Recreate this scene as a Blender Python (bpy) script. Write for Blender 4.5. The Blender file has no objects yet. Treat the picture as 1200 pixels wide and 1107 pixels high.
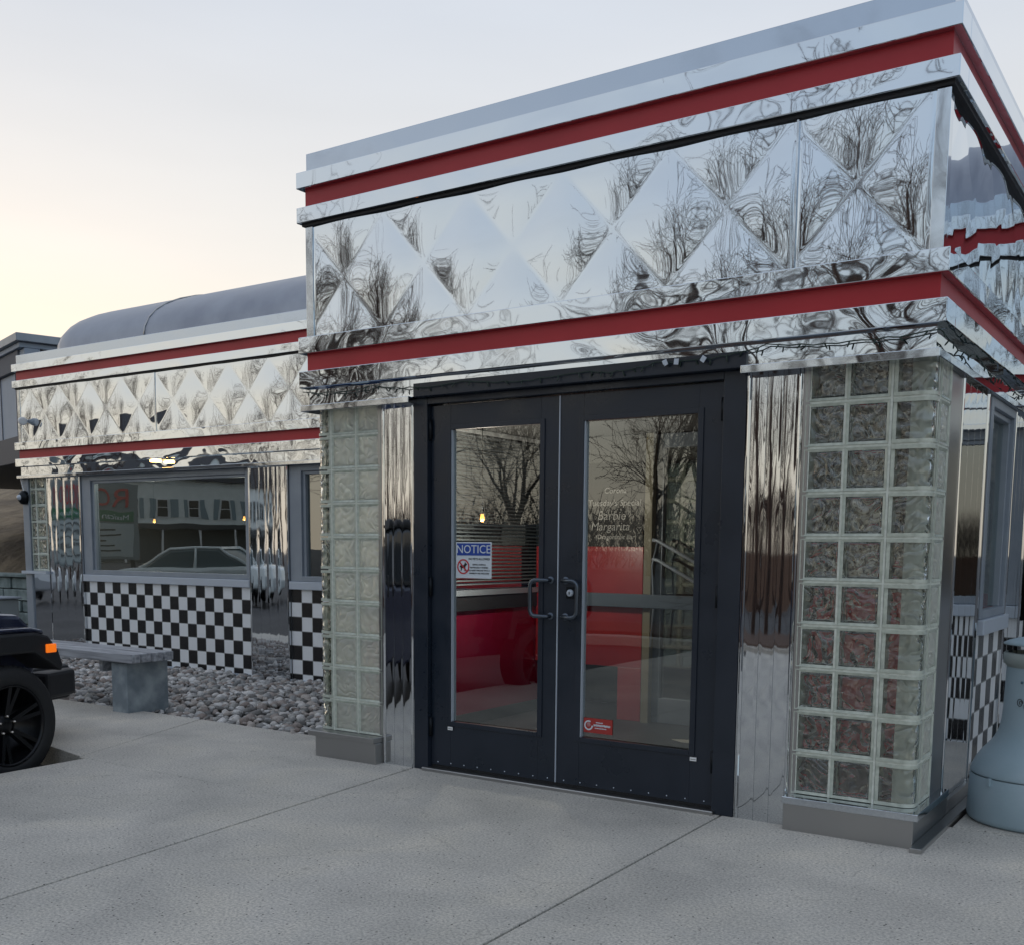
import bpy, math, random
import numpy as np
from mathutils import Vector, Matrix
random.seed(7); R = math.radians
rng = np.random.default_rng(11)
scn = bpy.context.scene
COL = scn.collection

# ------------------------------------------------------------------ camera
cam_d = bpy.data.cameras.new("camera"); cam = bpy.data.objects.new("camera", cam_d); COL.objects.link(cam)
yaw, pit, rol = -0.59086585, -0.11797546, 0.00833565
fw = Vector((math.sin(yaw)*math.cos(pit), math.cos(yaw)*math.cos(pit), math.sin(pit)))
rt = Vector((math.cos(yaw), -math.sin(yaw), 0)); up = rt.cross(fw)
r2 = rt*math.cos(rol) + up*math.sin(rol); u2 = -rt*math.sin(rol) + up*math.cos(rol)
m = Matrix((r2, u2, -fw)).transposed().to_4x4(); m.translation = Vector((1.4970887, -4.9519457, 1.322))
cam.matrix_world = m
cam_d.sensor_fit = 'HORIZONTAL'; cam_d.sensor_width = 36.0; cam_d.lens = 36.0*1247.987/1200
cam_d.shift_y = (788.9036-553.5)/1200; cam_d.clip_start = 0.05; cam_d.clip_end = 2000
scn.camera = cam

# ------------------------------------------------------------------ world, sun, exposure
SUN_EL, SUN_AZ = R(3.0), R(-62)      # azimuth measured from +Y towards +X
w = bpy.data.worlds.new("World"); scn.world = w; w.use_nodes = True
N = w.node_tree.nodes; L = w.node_tree.links; N.clear()
wo = N.new('ShaderNodeOutputWorld'); bg = N.new('ShaderNodeBackground')
sky = N.new('ShaderNodeTexSky'); sky.sky_type = 'NISHITA'; sky.sun_disc = False
sky.sun_elevation = SUN_EL; sky.sun_rotation = SUN_AZ; sky.air_density = 1.0; sky.dust_density = 1.5; sky.ozone_density = 2.0
# thin high cloud veil: pale warm near the horizon, lavender blue overhead
tc = N.new('ShaderNodeTexCoord'); sep = N.new('ShaderNodeSeparateXYZ'); L.new(tc.outputs['Generated'], sep.inputs[0])
def sky_ramp(stops):
    r_ = N.new('ShaderNodeValToRGB'); L.new(sep.outputs['Z'], r_.inputs[0]); e_ = r_.color_ramp
    e_.elements[0].position = stops[0][0]; e_.elements[0].color = (*stops[0][1], 1); e_.elements[1].position = stops[-1][0]; e_.elements[1].color = (*stops[-1][1], 1)
    for p, c in stops[1:-1]: q = e_.elements.new(p); q.color = (*c, 1)
    return r_
warm = sky_ramp([(0.0, (8.4, 7.1, 5.6)), (0.10, (8.0, 7.15, 6.0)), (0.24, (6.9, 6.7, 6.4)), (0.42, (5.5, 5.8, 6.3)), (0.62, (4.9, 5.3, 6.1)), (1.0, (4.4, 4.7, 5.2))])
cool = sky_ramp([(0.0, (6.0, 5.3, 4.4)), (0.08, (6.0, 5.7, 5.0)), (0.18, (4.6, 5.3, 5.8)), (0.35, (4.0, 4.9, 6.0)), (0.62, (4.2, 4.8, 5.8)), (1.0, (4.2, 4.6, 5.4))])
dot = N.new('ShaderNodeVectorMath'); dot.operation = 'DOT_PRODUCT'; L.new(tc.outputs['Generated'], dot.inputs[0])
dot.inputs[1].default_value = (math.sin(SUN_AZ), math.cos(SUN_AZ), 0)
mr = N.new('ShaderNodeMapRange'); mr.interpolation_type = 'SMOOTHSTEP'; L.new(dot.outputs['Value'], mr.inputs['Value'])
mr.inputs['From Min'].default_value = -.75; mr.inputs['From Max'].default_value = .75
ramp = N.new('ShaderNodeMix'); ramp.data_type = 'RGBA'; L.new(mr.outputs[0], ramp.inputs['Factor']); L.new(cool.outputs[0], ramp.inputs['A']); L.new(warm.outputs[0], ramp.inputs['B'])
cn = N.new('ShaderNodeTexNoise'); cn.inputs['Scale'].default_value = 2.2; cn.inputs['Detail'].default_value = 4
mpn = N.new('ShaderNodeMapping'); mpn.inputs['Scale'].default_value = (1, 1, 5); L.new(tc.outputs['Generated'], mpn.inputs[0]); L.new(mpn.outputs[0], cn.inputs['Vector'])
mr2 = N.new('ShaderNodeMapRange'); L.new(cn.outputs[0], mr2.inputs['Value']); mr2.inputs['From Min'].default_value = 0.3; mr2.inputs['From Max'].default_value = 0.7
mr2.inputs['To Min'].default_value = 0.965; mr2.inputs['To Max'].default_value = 1.035
veil = N.new('ShaderNodeVectorMath'); veil.operation = 'SCALE'; L.new(ramp.outputs['Result'], veil.inputs[0]); L.new(mr2.outputs[0], veil.inputs['Scale'])
mix = N.new('ShaderNodeMix'); mix.data_type = 'RGBA'; mix.inputs['Factor'].default_value = 0.82
L.new(sky.outputs[0], mix.inputs['A']); L.new(veil.outputs[0], mix.inputs['B'])
L.new(mix.outputs['Result'], bg.inputs['Color']); bg.inputs['Strength'].default_value = 0.12
L.new(bg.outputs[0], wo.inputs[0])
sd = bpy.data.lights.new("sun", 'SUN'); sd.energy = 0.5; sd.angle = R(10); sd.color = (1.0, 0.86, 0.7)
so = bpy.data.objects.new("sun", sd); COL.objects.link(so)
sdir = Vector((math.sin(SUN_AZ)*math.cos(SUN_EL), math.cos(SUN_AZ)*math.cos(SUN_EL), math.sin(SUN_EL)))
so.rotation_euler = sdir.to_track_quat('Z', 'Y').to_euler(); so.location = (0, 0, 20)
vs = scn.view_settings; vs.view_transform = 'Standard'; vs.look = 'None'; vs.gamma = 1; vs.exposure = 0.3; vs.use_curve_mapping = False
scn.render.engine = 'CYCLES'
cy = scn.cycles; cy.use_denoising = True; cy.max_bounces = 12; cy.transmission_bounces = 10; cy.glossy_bounces = 5; cy.diffuse_bounces = 3
cy.transparent_max_bounces = 12; cy.caustics_reflective = True; cy.caustics_refractive = True; cy.sample_clamp_indirect = 6.0

# ------------------------------------------------------------------ helpers
class MB:
    def __init__(s): s.v = []; s.f = []; s.m = []; s.sm = []
    def add(s, vs_, fs, mat=0, smooth=False):
        o = len(s.v); s.v += [tuple(p) for p in vs_]; s.f += [tuple(i+o for i in q) for q in fs]
        s.m += [mat]*len(fs); s.sm += [smooth]*len(fs); return s
    def box(s, x0, x1, y0, y1, z0, z1, mat=0):
        x0, x1 = sorted((x0, x1)); y0, y1 = sorted((y0, y1)); z0, z1 = sorted((z0, z1))
        V = [(x0,y0,z0),(x1,y0,z0),(x1,y1,z0),(x0,y1,z0),(x0,y0,z1),(x1,y0,z1),(x1,y1,z1),(x0,y1,z1)]
        return s.add(V, [(0,3,2,1),(4,5,6,7),(0,1,5,4),(1,2,6,5),(2,3,7,6),(3,0,4,7)], mat)
    def tube(s, pts, r, n=8, mat=0, cap=True):
        pts = [Vector(p) for p in pts]; rs = r if isinstance(r, (list, tuple)) else [r]*len(pts)
        rings = []; prev = None
        for i, p in enumerate(pts):
            t = (pts[min(i+1, len(pts)-1)] - pts[max(i-1, 0)]).normalized()
            if prev is None:
                a = Vector((0, 0, 1)) if abs(t.z) < .9 else Vector((1, 0, 0)); a = (a - t*a.dot(t)).normalized()
            else: a = (prev - t*prev.dot(t)).normalized()
            prev = a; b = t.cross(a)
            rings.append([p + (a*math.cos(2*math.pi*k/n) + b*math.sin(2*math.pi*k/n))*rs[i] for k in range(n)])
        V = [q for rg in rings for q in rg]; F = []
        for i in range(len(pts)-1):
            for k in range(n): F.append((i*n+k, i*n+(k+1) % n, (i+1)*n+(k+1) % n, (i+1)*n+k))
        s.add(V, F, mat, True)
        if cap:
            o = len(s.v)-len(V)
            s.f += [tuple(o+k for k in reversed(range(n))), tuple(o+(len(pts)-1)*n+k for k in range(n))]; s.m += [mat]*2; s.sm += [False]*2
        return s
    def lathe(s, prof, c=(0,0,0), n=32, mat=0, axis='z', smooth=True):
        V = []; F = []
        for (r_, h) in prof:
            for k in range(n):
                a = 2*math.pi*k/n; x, y = r_*math.cos(a), r_*math.sin(a)
                p = (x, y, h) if axis == 'z' else ((h, x, y) if axis == 'x' else (x, h, -y))
                V.append((c[0]+p[0], c[1]+p[1], c[2]+p[2]))
        for i in range(len(prof)-1):
            for k in range(n): F.append((i*n+k, i*n+(k+1) % n, (i+1)*n+(k+1) % n, (i+1)*n+k))
        return s.add(V, F, mat, smooth)
    def prism(s, poly, a0, a1, axis='z', mat=0, smooth=False):
        # poly: list of 2D points (counter-clockwise), extruded along axis
        def P(u, v, t): return {'z': (u, v, t), 'y': (u, t, v), 'x': (t, u, v)}[axis]
        n = len(poly); V = [P(u, v, a0) for u, v in poly] + [P(u, v, a1) for u, v in poly]
        s.add(V, [tuple(range(n-1, -1, -1)), tuple(range(n, 2*n))], mat)
        o = len(s.v)-2*n
        for k in range(n):
            s.f.append((o+k, o+(k+1) % n, o+n+(k+1) % n, o+n+k)); s.m.append(mat); s.sm.append(smooth)
        return s
    def build(s, name, mats, parent=None, loc=None, rot=None, bevel=0, fix=True):
        me = bpy.data.meshes.new(name); me.from_pydata(s.v, [], s.f)
        for mt in (mats if isinstance(mats, (list, tuple)) else [mats]): me.materials.append(mt)
        me.polygons.foreach_set('material_index', s.m); me.polygons.foreach_set('use_smooth', s.sm); me.update()
        if fix:
            import bmesh
            b = bmesh.new(); b.from_mesh(me); bmesh.ops.recalc_face_normals(b, faces=b.faces); b.to_mesh(me); b.free()
        o = bpy.data.objects.new(name, me); COL.objects.link(o)
        if parent: o.parent = parent
        if loc: o.location = loc
        if rot: o.rotation_euler = rot
        if bevel:
            bm_ = o.modifiers.new('bevel', 'BEVEL'); bm_.width = bevel; bm_.segments = 2; bm_.limit_method = 'ANGLE'
        return o
def tag(o, label=None, cat=None, group=None, kind=None):
    if label: o['label'] = label
    if cat: o['category'] = cat
    if group: o['group'] = group
    if kind: o['kind'] = kind
    return o
def thing(name, label, cat, loc=(0,0,0), rz=0, group=None):
    o = bpy.data.objects.new(name, None); COL.objects.link(o); o.location = loc; o.rotation_euler = (0, 0, rz); o.empty_display_size = .2
    return tag(o, label, cat, group)
def dup(o, parent=None):
    c = o.copy(); COL.objects.link(c)
    if parent is not None: c.parent = parent
    for ch in [k for k in COL.objects if k.parent == o]:
        dup(ch, c)
    return c

# ------------------------------------------------------------------ materials
def mat(name, col, rough=.5, metal=0, **kw):
    m_ = bpy.data.materials.new(name); m_.use_nodes = True; b = m_.node_tree.nodes['Principled BSDF']
    b.inputs['Base Color'].default_value = (*col, 1); b.inputs['Roughness'].default_value = rough; b.inputs['Metallic'].default_value = metal
    for k, v in kw.items(): b.inputs[k.replace('_', ' ')].default_value = v
    return m_
def nodes(m_): return m_.node_tree.nodes, m_.node_tree.links, m_.node_tree.nodes['Principled BSDF']
def add_bump(m_, specs, coord='Object'):
    """specs: list of (scale xyz, noise scale, detail, height in metres, distortion)"""
    n, l, b = nodes(m_); t = n.new('ShaderNodeTexCoord'); prev = None
    for (sc, ns, det, h, dist) in specs:
        mp = n.new('ShaderNodeMapping'); mp.inputs['Scale'].default_value = sc; l.new(t.outputs[coord], mp.inputs[0])
        tx = n.new('ShaderNodeTexNoise'); tx.inputs['Scale'].default_value = ns; tx.inputs['Detail'].default_value = det; tx.inputs['Distortion'].default_value = dist
        l.new(mp.outputs[0], tx.inputs['Vector'])
        bp_ = n.new('ShaderNodeBump'); bp_.inputs['Distance'].default_value = h; bp_.inputs['Strength'].default_value = 1.0
        l.new(tx.outputs[0], bp_.inputs['Height'])
        if prev: l.new(prev.outputs[0], bp_.inputs['Normal'])
        prev = bp_
    l.new(prev.outputs[0], b.inputs['Normal']); return m_
def add_mottle(m_, scale, c1, c2, detail=6, lo=.35, hi=.65, sc=(1,1,1), rough=None):
    n, l, b = nodes(m_); t = n.new('ShaderNodeTexCoord'); mp = n.new('ShaderNodeMapping'); mp.inputs['Scale'].default_value = sc
    l.new(t.outputs['Object'], mp.inputs[0]); tx = n.new('ShaderNodeTexNoise'); tx.inputs['Scale'].default_value = scale; tx.inputs['Detail'].default_value = detail
    l.new(mp.outputs[0], tx.inputs['Vector']); r_ = n.new('ShaderNodeValToRGB'); l.new(tx.outputs[0], r_.inputs[0])
    r_.color_ramp.elements[0].position = lo; r_.color_ramp.elements[0].color = (*c1, 1); r_.color_ramp.elements[1].position = hi; r_.color_ramp.elements[1].color = (*c2, 1)
    l.new(r_.outputs[0], b.inputs['Base Color'])
    if rough:
        q = n.new('ShaderNodeMapRange'); l.new(tx.outputs[0], q.inputs['Value']); q.inputs['From Min'].default_value = lo; q.inputs['From Max'].default_value = hi
        q.inputs['To Min'].default_value = rough[0]; q.inputs['To Max'].default_value = rough[1]; l.new(q.outputs[0], b.inputs['Roughness'])
    return m_

CHROME = (.66, .71, .76)
M = {}
M['chrome_band'] = add_bump(mat('chrome_band', CHROME, .025, 1), [((1, 1, 1.6), 2.5, 0, .0056, .8), ((1, 1, 1), 8, 0, .0007, .3)])
M['chrome_quilt'] = add_bump(mat('chrome_quilt', CHROME, .025, 1), [((1, 1, 1), 2.6, 0, .0026, .6), ((1, 1, 1), 7, 0, .0007, .0)])
M['chrome_flute'] = add_bump(mat('chrome_flute', (.64, .665, .69), .03, 1), [((1, 1, .8), 2.0, 0, .0020, .5), ((1, 1, 1.2), 7, 0, .0003, .4)])
M['chrome_flat'] = add_bump(mat('chrome_flat', (.62, .66, .70), .05, 1), [((1, 1, 1), 2.0, 2, .004, .5)])
M['steel'] = add_bump(mat('brushed_steel', (.42, .42, .42), .3, 1), [((1, 1, 1), 3, 2, .002, 0)])
M['alu'] = add_mottle(mat('aluminium_frame', (.27, .31, .36), .42, .25), 3, (.25, .29, .34), (.31, .35, .40))
M['alu_light'] = mat('pale_aluminium', (.50, .56, .64), .38, .2)
M['cap'] = add_bump(mat('cap_flashing', (.46, .52, .60), .07, 1), [((1, 1, 1), 2.4, 1, .004, .6)])
M['red'] = add_mottle(mat('red_enamel', (.34, .012, .02), .42), 1.6, (.40, .013, .022), (.48, .020, .030))
M['black_gap'] = mat('shadow_liner', (.006, .006, .008), .5)
M['door_paint'] = add_bump(add_mottle(mat('door_paint', (.012, .019, .032), .33), 4, (.011, .018, .030), (.015, .022, .036), rough=(.26, .42)), [((1,1,1), 60, 2, .00012, 0)])
M['hinge'] = mat('dark_metal', (.015, .018, .022), .4, .8)
M['pull'] = mat('blued_steel', (.10, .12, .15), .3, .9)
M['rubber'] = mat('rubber', (.012, .012, .013), .75)
M['white_plastic'] = mat('white_plastic', (.75, .76, .77), .45)
M['interior_dark'] = mat('dark_interior', (.035, .035, .04), .8)
M['interior_grey'] = mat('interior_wall', (.16, .155, .15), .8)
M['interior_red'] = add_mottle(mat('red_laminate', (.42, .02, .03), .3), 2.5, (.38, .018, .03), (.46, .03, .035))
M['interior_red_l'] = mat('magenta_red_vinyl', (.34, .012, .05), .22)
M['roof_metal'] = None

def glass_pane(name, ior, tint, rough=0.0):
    m_ = bpy.data.materials.new(name); m_.use_nodes = True; n = m_.node_tree.nodes; l = m_.node_tree.links; n.clear()
    o = n.new('ShaderNodeOutputMaterial'); mx = n.new('ShaderNodeMixShader'); fr = n.new('ShaderNodeFresnel'); fr.inputs['IOR'].default_value = ior
    tr = n.new('ShaderNodeBsdfTransparent'); tr.inputs[0].default_value = (*tint, 1); gl = n.new('ShaderNodeBsdfGlossy'); gl.inputs['Roughness'].default_value = rough
    gl.inputs['Color'].default_value = (.95, 1, .98, 1)
    t = n.new('ShaderNodeTexCoord'); tx = n.new('ShaderNodeTexNoise'); tx.inputs['Scale'].default_value = 1.6; tx.inputs['Detail'].default_value = 1
    b = n.new('ShaderNodeBump'); b.inputs['Distance'].default_value = .0012; l.new(t.outputs['Object'], tx.inputs['Vector']); l.new(tx.outputs[0], b.inputs['Height']); l.new(b.outputs[0], gl.inputs['Normal'])
    # backfacing surfaces of the thin sheet stay clear so that one pane gives one mirror image
    ge = n.new('ShaderNodeNewGeometry'); iv = n.new('ShaderNodeMath'); iv.operation = 'SUBTRACT'; iv.inputs[0].default_value = 1; l.new(ge.outputs['Backfacing'], iv.inputs[1])
    mm = n.new('ShaderNodeMath'); mm.operation = 'MULTIPLY'; l.new(fr.outputs[0], mm.inputs[0]); l.new(iv.outputs[0], mm.inputs[1])
    l.new(mm.outputs[0], mx.inputs[0]); l.new(tr.outputs[0], mx.inputs[1]); l.new(gl.outputs[0], mx.inputs[2]); l.new(mx.outputs[0], o.inputs[0]); return m_
M['door_glass'] = glass_pane('door_glass', 2.35, (.82, .86, .86))
M['window_glass'] = glass_pane('window_glass', 3.0, (.70, .76, .76))

def block_glass(name, col, h, rough, backlight):
    m_ = mat(name, col, rough); n, l, b = nodes(m_); b.inputs['Transmission Weight'].default_value = 1.0; b.inputs['IOR'].default_value = 1.62
    t = n.new('ShaderNodeTexCoord'); oi = n.new('ShaderNodeObjectInfo'); ad = n.new('ShaderNodeVectorMath'); ad.operation = 'ADD'
    sc = n.new('ShaderNodeVectorMath'); sc.operation = 'SCALE'; l.new(oi.outputs['Location'], sc.inputs[0]); sc.inputs['Scale'].default_value = 7.3
    l.new(t.outputs['Object'], ad.inputs[0]); l.new(sc.outputs[0], ad.inputs[1])
    tx = n.new('ShaderNodeTexNoise'); tx.inputs['Scale'].default_value = 9; tx.inputs['Detail'].default_value = 0.0; tx.inputs['Distortion'].default_value = 1.8
    l.new(ad.outputs[0], tx.inputs['Vector']); bp_ = n.new('ShaderNodeBump'); bp_.inputs['Distance'].default_value = h
    a1 = n.new('ShaderNodeMath'); a1.operation = 'SUBTRACT'; a1.inputs[1].default_value = .5; l.new(tx.outputs[0], a1.inputs[0]); a2 = n.new('ShaderNodeMath'); a2.operation = 'ABSOLUTE'; l.new(a1.outputs[0], a2.inputs[0])
    a3 = n.new('ShaderNodeMath'); a3.operation = 'MULTIPLY_ADD'; a3.inputs[1].default_value = .9; l.new(a2.outputs[0], a3.inputs[0])
    t2 = n.new('ShaderNodeTexNoise'); t2.inputs['Scale'].default_value = 24; t2.inputs['Detail'].default_value = 0; l.new(ad.outputs[0], t2.inputs['Vector']); a4 = n.new('ShaderNodeMath'); a4.operation = 'MULTIPLY'; a4.inputs[1].default_value = .45; l.new(t2.outputs[0], a4.inputs[0]); l.new(a4.outputs[0], a3.inputs[2])
    l.new(a3.outputs[0], bp_.inputs['Height'])
    l.new(bp_.outputs[0], b.inputs['Normal'])
    if backlight:  # whitish mix puts light passing through the block into its colour
        o = n['Material Output']; mx = n.new('ShaderNodeMixShader'); mx.inputs[0].default_value = backlight; df = n.new('ShaderNodeBsdfTranslucent'); df.inputs[0].default_value = (.93, .96, .90, 1)
        d2 = n.new('ShaderNodeBsdfDiffuse'); d2.inputs[0].default_value = (.95, .96, .89, 1); m2 = n.new('ShaderNodeMixShader'); m2.inputs[0].default_value = .5
        l.new(bp_.outputs[0], df.inputs['Normal']); l.new(bp_.outputs[0], d2.inputs['Normal']); l.new(df.outputs[0], m2.inputs[1]); l.new(d2.outputs[0], m2.inputs[2]); l.new(b.outputs[0], mx.inputs[1]); l.new(m2.outputs[0], mx.inputs[2]); l.new(mx.outputs[0], o.inputs[0])
    return m_
M['block_glass'] = block_glass('block_glass', (.95, .99, .96), .020, .0, 0.0)
M['block_back'] = block_glass('block_glass_back', (.95, .99, .96), .010, .0, 0.0)
M['block_corner'] = block_glass('corner_block_glass', (.95, .98, .95), .016, .0, 0.0)
M['block_skylit'] = block_glass('corner_block_skylit', (.96, .99, .95), .040, .05, .93)  # milky white paints in the sky light entering from the side
M['block_backlit'] = block_glass('block_glass_backlit', (.95, .98, .95), .026, .02, .50)  # lighter copy of the block glass, light from behind painted in
M['block_rim'] = add_mottle(mat('block_rim', (.44, .49, .44), .2), 22, (.40, .44, .38), (.58, .62, .54))
M['block_in'] = add_mottle(mat('block_inner_rim', (.22, .28, .25), .2), 30, (.36, .40, .34), (.72, .77, .68))
M['mortar'] = add_mottle(mat('mortar', (.42, .47, .44), .7), 40, (.56, .59, .52), (.70, .73, .66))

# ------------------------------------------------------------------ ground
def ground_mat(name, c1, c2, speck, big):
    m_ = mat(name, c1, .85); n, l, b = nodes(m_); t = n.new('ShaderNodeTexCoord')
    n1 = n.new('ShaderNodeTexNoise'); n1.inputs['Scale'].default_value = big; n1.inputs['Detail'].default_value = 7; n1.inputs['Roughness'].default_value = .62; l.new(t.outputs['Object'], n1.inputs['Vector'])
    rp = n.new('ShaderNodeValToRGB'); l.new(n1.outputs[0], rp.inputs[0]); rp.color_ramp.elements[0].position = .36; rp.color_ramp.elements[0].color = (*c1, 1)
    rp.color_ramp.elements[1].position = .64; rp.color_ramp.elements[1].color = (*c2, 1)
    n2 = n.new('ShaderNodeTexNoise'); n2.inputs['Scale'].default_value = 90; n2.inputs['Detail'].default_value = 3; n2.inputs['Roughness'].default_value = .7; l.new(t.outputs['Object'], n2.inputs['Vector'])
    r2_ = n.new('ShaderNodeValToRGB'); l.new(n2.outputs[0], r2_.inputs[0]); r2_.color_ramp.elements[0].position = .33; r2_.color_ramp.elements[0].color = (.55, .56, .56, 1)
    r2_.color_ramp.elements[1].position = .68; r2_.color_ramp.elements[1].color = (1.35, 1.33, 1.3, 1)
    e = r2_.color_ramp.elements.new(.5); e.color = (1, 1, 1, 1)
    mx = n.new('ShaderNodeMix'); mx.data_type = 'RGBA'; mx.blend_type = 'MULTIPLY'; mx.inputs['Factor'].default_value = speck; l.new(rp.outputs[0], mx.inputs['A']); l.new(r2_.outputs[0], mx.inputs['B'])
    # dark aggregate pits and pale chips
    v = n.new('ShaderNodeTexVoronoi'); v.inputs['Scale'].default_value = 42; l.new(t.outputs['Object'], v.inputs['Vector'])
    cl = n.new('ShaderNodeMath'); cl.operation = 'LESS_THAN'; cl.inputs[1].default_value = .17; l.new(v.outputs['Distance'], cl.inputs[0])
    sp = n.new('ShaderNodeSeparateColor'); l.new(v.outputs['Color'], sp.inputs[0])
    g1 = n.new('ShaderNodeMath'); g1.operation = 'GREATER_THAN'; g1.inputs[1].default_value = .80; l.new(sp.outputs[0], g1.inputs[0])
    g2 = n.new('ShaderNodeMath'); g2.operation = 'GREATER_THAN'; g2.inputs[1].default_value = .86; l.new(sp.outputs[1], g2.inputs[0])
    a1 = n.new('ShaderNodeMath'); a1.operation = 'MULTIPLY'; l.new(cl.outputs[0], a1.inputs[0]); l.new(g1.outputs[0], a1.inputs[1])
    a2 = n.new('ShaderNodeMath'); a2.operation = 'MULTIPLY'; l.new(cl.outputs[0], a2.inputs[0]); l.new(g2.outputs[0], a2.inputs[1])
    m1 = n.new('ShaderNodeMix'); m1.data_type = 'RGBA'; l.new(a1.outputs[0], m1.inputs['Factor']); l.new(mx.outputs['Result'], m1.inputs['A']); m1.inputs['B'].default_value = (.07, .068, .065, 1)
    m2 = n.new('ShaderNodeMix'); m2.data_type = 'RGBA'; l.new(a2.outputs[0], m2.inputs['Factor']); l.new(m1.outputs['Result'], m2.inputs['A']); m2.inputs['B'].default_value = (.5, .49, .47, 1)
    n5 = n.new('ShaderNodeTexNoise'); n5.inputs['Scale'].default_value = 1.7; n5.inputs['Detail'].default_value = 5; n5.inputs['Distortion'].default_value = .8; l.new(t.outputs['Object'], n5.inputs['Vector'])
    r5 = n.new('ShaderNodeValToRGB'); l.new(n5.outputs[0], r5.inputs[0]); r5.color_ramp.elements[0].position = .25; r5.color_ramp.elements[0].color = (.84, .84, .85, 1); r5.color_ramp.elements[1].position = .50; r5.color_ramp.elements[1].color = (1, 1, 1, 1)
    e5 = r5.color_ramp.elements.new(.72); e5.color = (1.12, 1.10, 1.06, 1)
    v6 = n.new('ShaderNodeTexVoronoi'); v6.inputs['Scale'].default_value = 2.3; l.new(t.outputs['Object'], v6.inputs['Vector']); c6 = n.new('ShaderNodeMapRange'); l.new(v6.outputs['Distance'], c6.inputs['Value'])
    c6.inputs['From Min'].default_value = .035; c6.inputs['From Max'].default_value = .06; c6.inputs['To Min'].default_value = .8; c6.inputs['To Max'].default_value = 1.0
    m6 = n.new('ShaderNodeMix'); m6.data_type = 'RGBA'; m6.blend_type = 'MULTIPLY'; m6.inputs['Factor'].default_value = 1; l.new(m2.outputs['Result'], m6.inputs['A']); l.new(r5.outputs[0], m6.inputs['B'])
    m7 = n.new('ShaderNodeVectorMath'); m7.operation = 'SCALE'; l.new(m6.outputs['Result'], m7.inputs[0]); l.new(c6.outputs[0], m7.inputs['Scale']); 
    wv = n.new('ShaderNodeTexNoise'); wv.inputs['Scale'].default_value = 3.5; wv.inputs['Detail'].default_value = 5; l.new(t.outputs['Object'], wv.inputs['Vector'])
    wm = n.new('ShaderNodeVectorMath'); wm.operation = 'MULTIPLY_ADD'; l.new(wv.outputs['Color'], wm.inputs[0]); wm.inputs[1].default_value = (.35, .35, 0); l.new(t.outputs['Object'], wm.inputs[2])
    v8 = n.new('ShaderNodeTexVoronoi'); v8.feature = 'DISTANCE_TO_EDGE'; v8.inputs['Scale'].default_value = .42; l.new(wm.outputs[0], v8.inputs['Vector'])
    c8 = n.new('ShaderNodeMapRange'); l.new(v8.outputs['Distance'], c8.inputs['Value']); c8.inputs['From Min'].default_value = .0008; c8.inputs['From Max'].default_value = .0022; c8.inputs['To Min'].default_value = .8; c8.inputs['To Max'].default_value = 1
    g8 = n.new('ShaderNodeMapRange'); l.new(n5.outputs[0], g8.inputs['Value']); g8.inputs['From Min'].default_value = .48; g8.inputs['From Max'].default_value = .56
    x8 = n.new('ShaderNodeMix'); l.new(g8.outputs[0], x8.inputs['Factor']); x8.inputs['A'].default_value = 1.0; l.new(c8.outputs[0], x8.inputs['B'])
    m9 = n.new('ShaderNodeVectorMath'); m9.operation = 'SCALE'; l.new(m7.outputs[0], m9.inputs[0]); l.new(x8.outputs[0], m9.inputs['Scale']); l.new(m9.outputs[0], b.inputs['Base Color'])
    bp_ = n.new('ShaderNodeBump'); bp_.inputs['Distance'].default_value = .004; bp_.inputs['Strength'].default_value = .6; l.new(n2.outputs[0], bp_.inputs['Height'])
    b3 = n.new('ShaderNodeBump'); b3.inputs['Distance'].default_value = .006; b3.invert = True; l.new(a1.outputs[0], b3.inputs['Height']); l.new(bp_.outputs[0], b3.inputs['Normal'])
    l.new(b3.outputs[0], b.inputs['Normal']); return m_
M['concrete'] = ground_mat('concrete', (.45, .435, .40), (.57, .545, .50), .9, .9)
M['asphalt'] = ground_mat('asphalt', (.045, .045, .048), (.075, .075, .078), .8, .5)
def struct(name, mb, mt, **k):
    o = mb.build(name, mt, **k); tag(o, kind='structure'); return o
g = MB(); g.add([(-400,-400,-.15),(400,-400,-.15),(400,400,-.15),(-400,400,-.15)], [(0,1,2,3)]); struct('ground', g, M['asphalt'])
# concrete walk: slabs between sawn joints, one raised sheet with a real edge at the parking bay
def joint_x(k, y):   # joints run slightly askew to the facade
    return {0: -.535-.02*(y), 1: -2.512-.098*y, 2: -4.36-.10*(y+1.0)}[k]
g = MB(); gp = .006
Y0, Y1 = -8.5, .40
def slab(xa0, xa1, xb0, xb1, ya, yb):      # quad prism: left edge xa0 (at ya) xa1 (at yb), right edge xb0, xb1
    g.prism([(xa0, ya), (xb0, ya), (xb1, yb), (xa1, yb)], -.16, 0)
J = lambda k, y: joint_x(k, y)
slab(J(0,Y0)+gp, J(0,Y1)+gp, 2.6, 2.6, Y0, Y1); slab(2.6+2*gp, 2.6+2*gp, 6, 6, Y0, Y1)
slab(J(1,Y0)+gp, J(1,Y1)+gp, J(0,Y0)-gp, J(0,Y1)-gp, Y0, Y1)
slab(-4.26, -4.33, J(1,Y0)-gp, J(1,-1.02)-gp, Y0, -1.02)
slab(-4.40, -4.95, J(1,-1.02)-gp, J(1,Y1)-gp, -1.02+.001, Y1)
g.prism([(-7.2, -.45), (-4.40-2*gp, -1.0), (-4.95-2*gp, Y1), (-7.4, Y1)], -.16, 0); slab(-12.5, -12.5, -7.2-2*gp, -7.4-2*gp, -.45, Y1)
g.prism([(.47, .40+2*gp), (6, .40+2*gp), (6, 2.86), (.47, 2.86)], -.16, 0)
struct('pavement', g, M['concrete'], bevel=.004)
g = MB(); g.add([(-12.4, Y1+.0, -.07), (-3.2, Y1, -.07), (-3.2, 3.2, -.125), (-12.4, 3.2, -.125)], [(0,1,2,3)])
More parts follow.
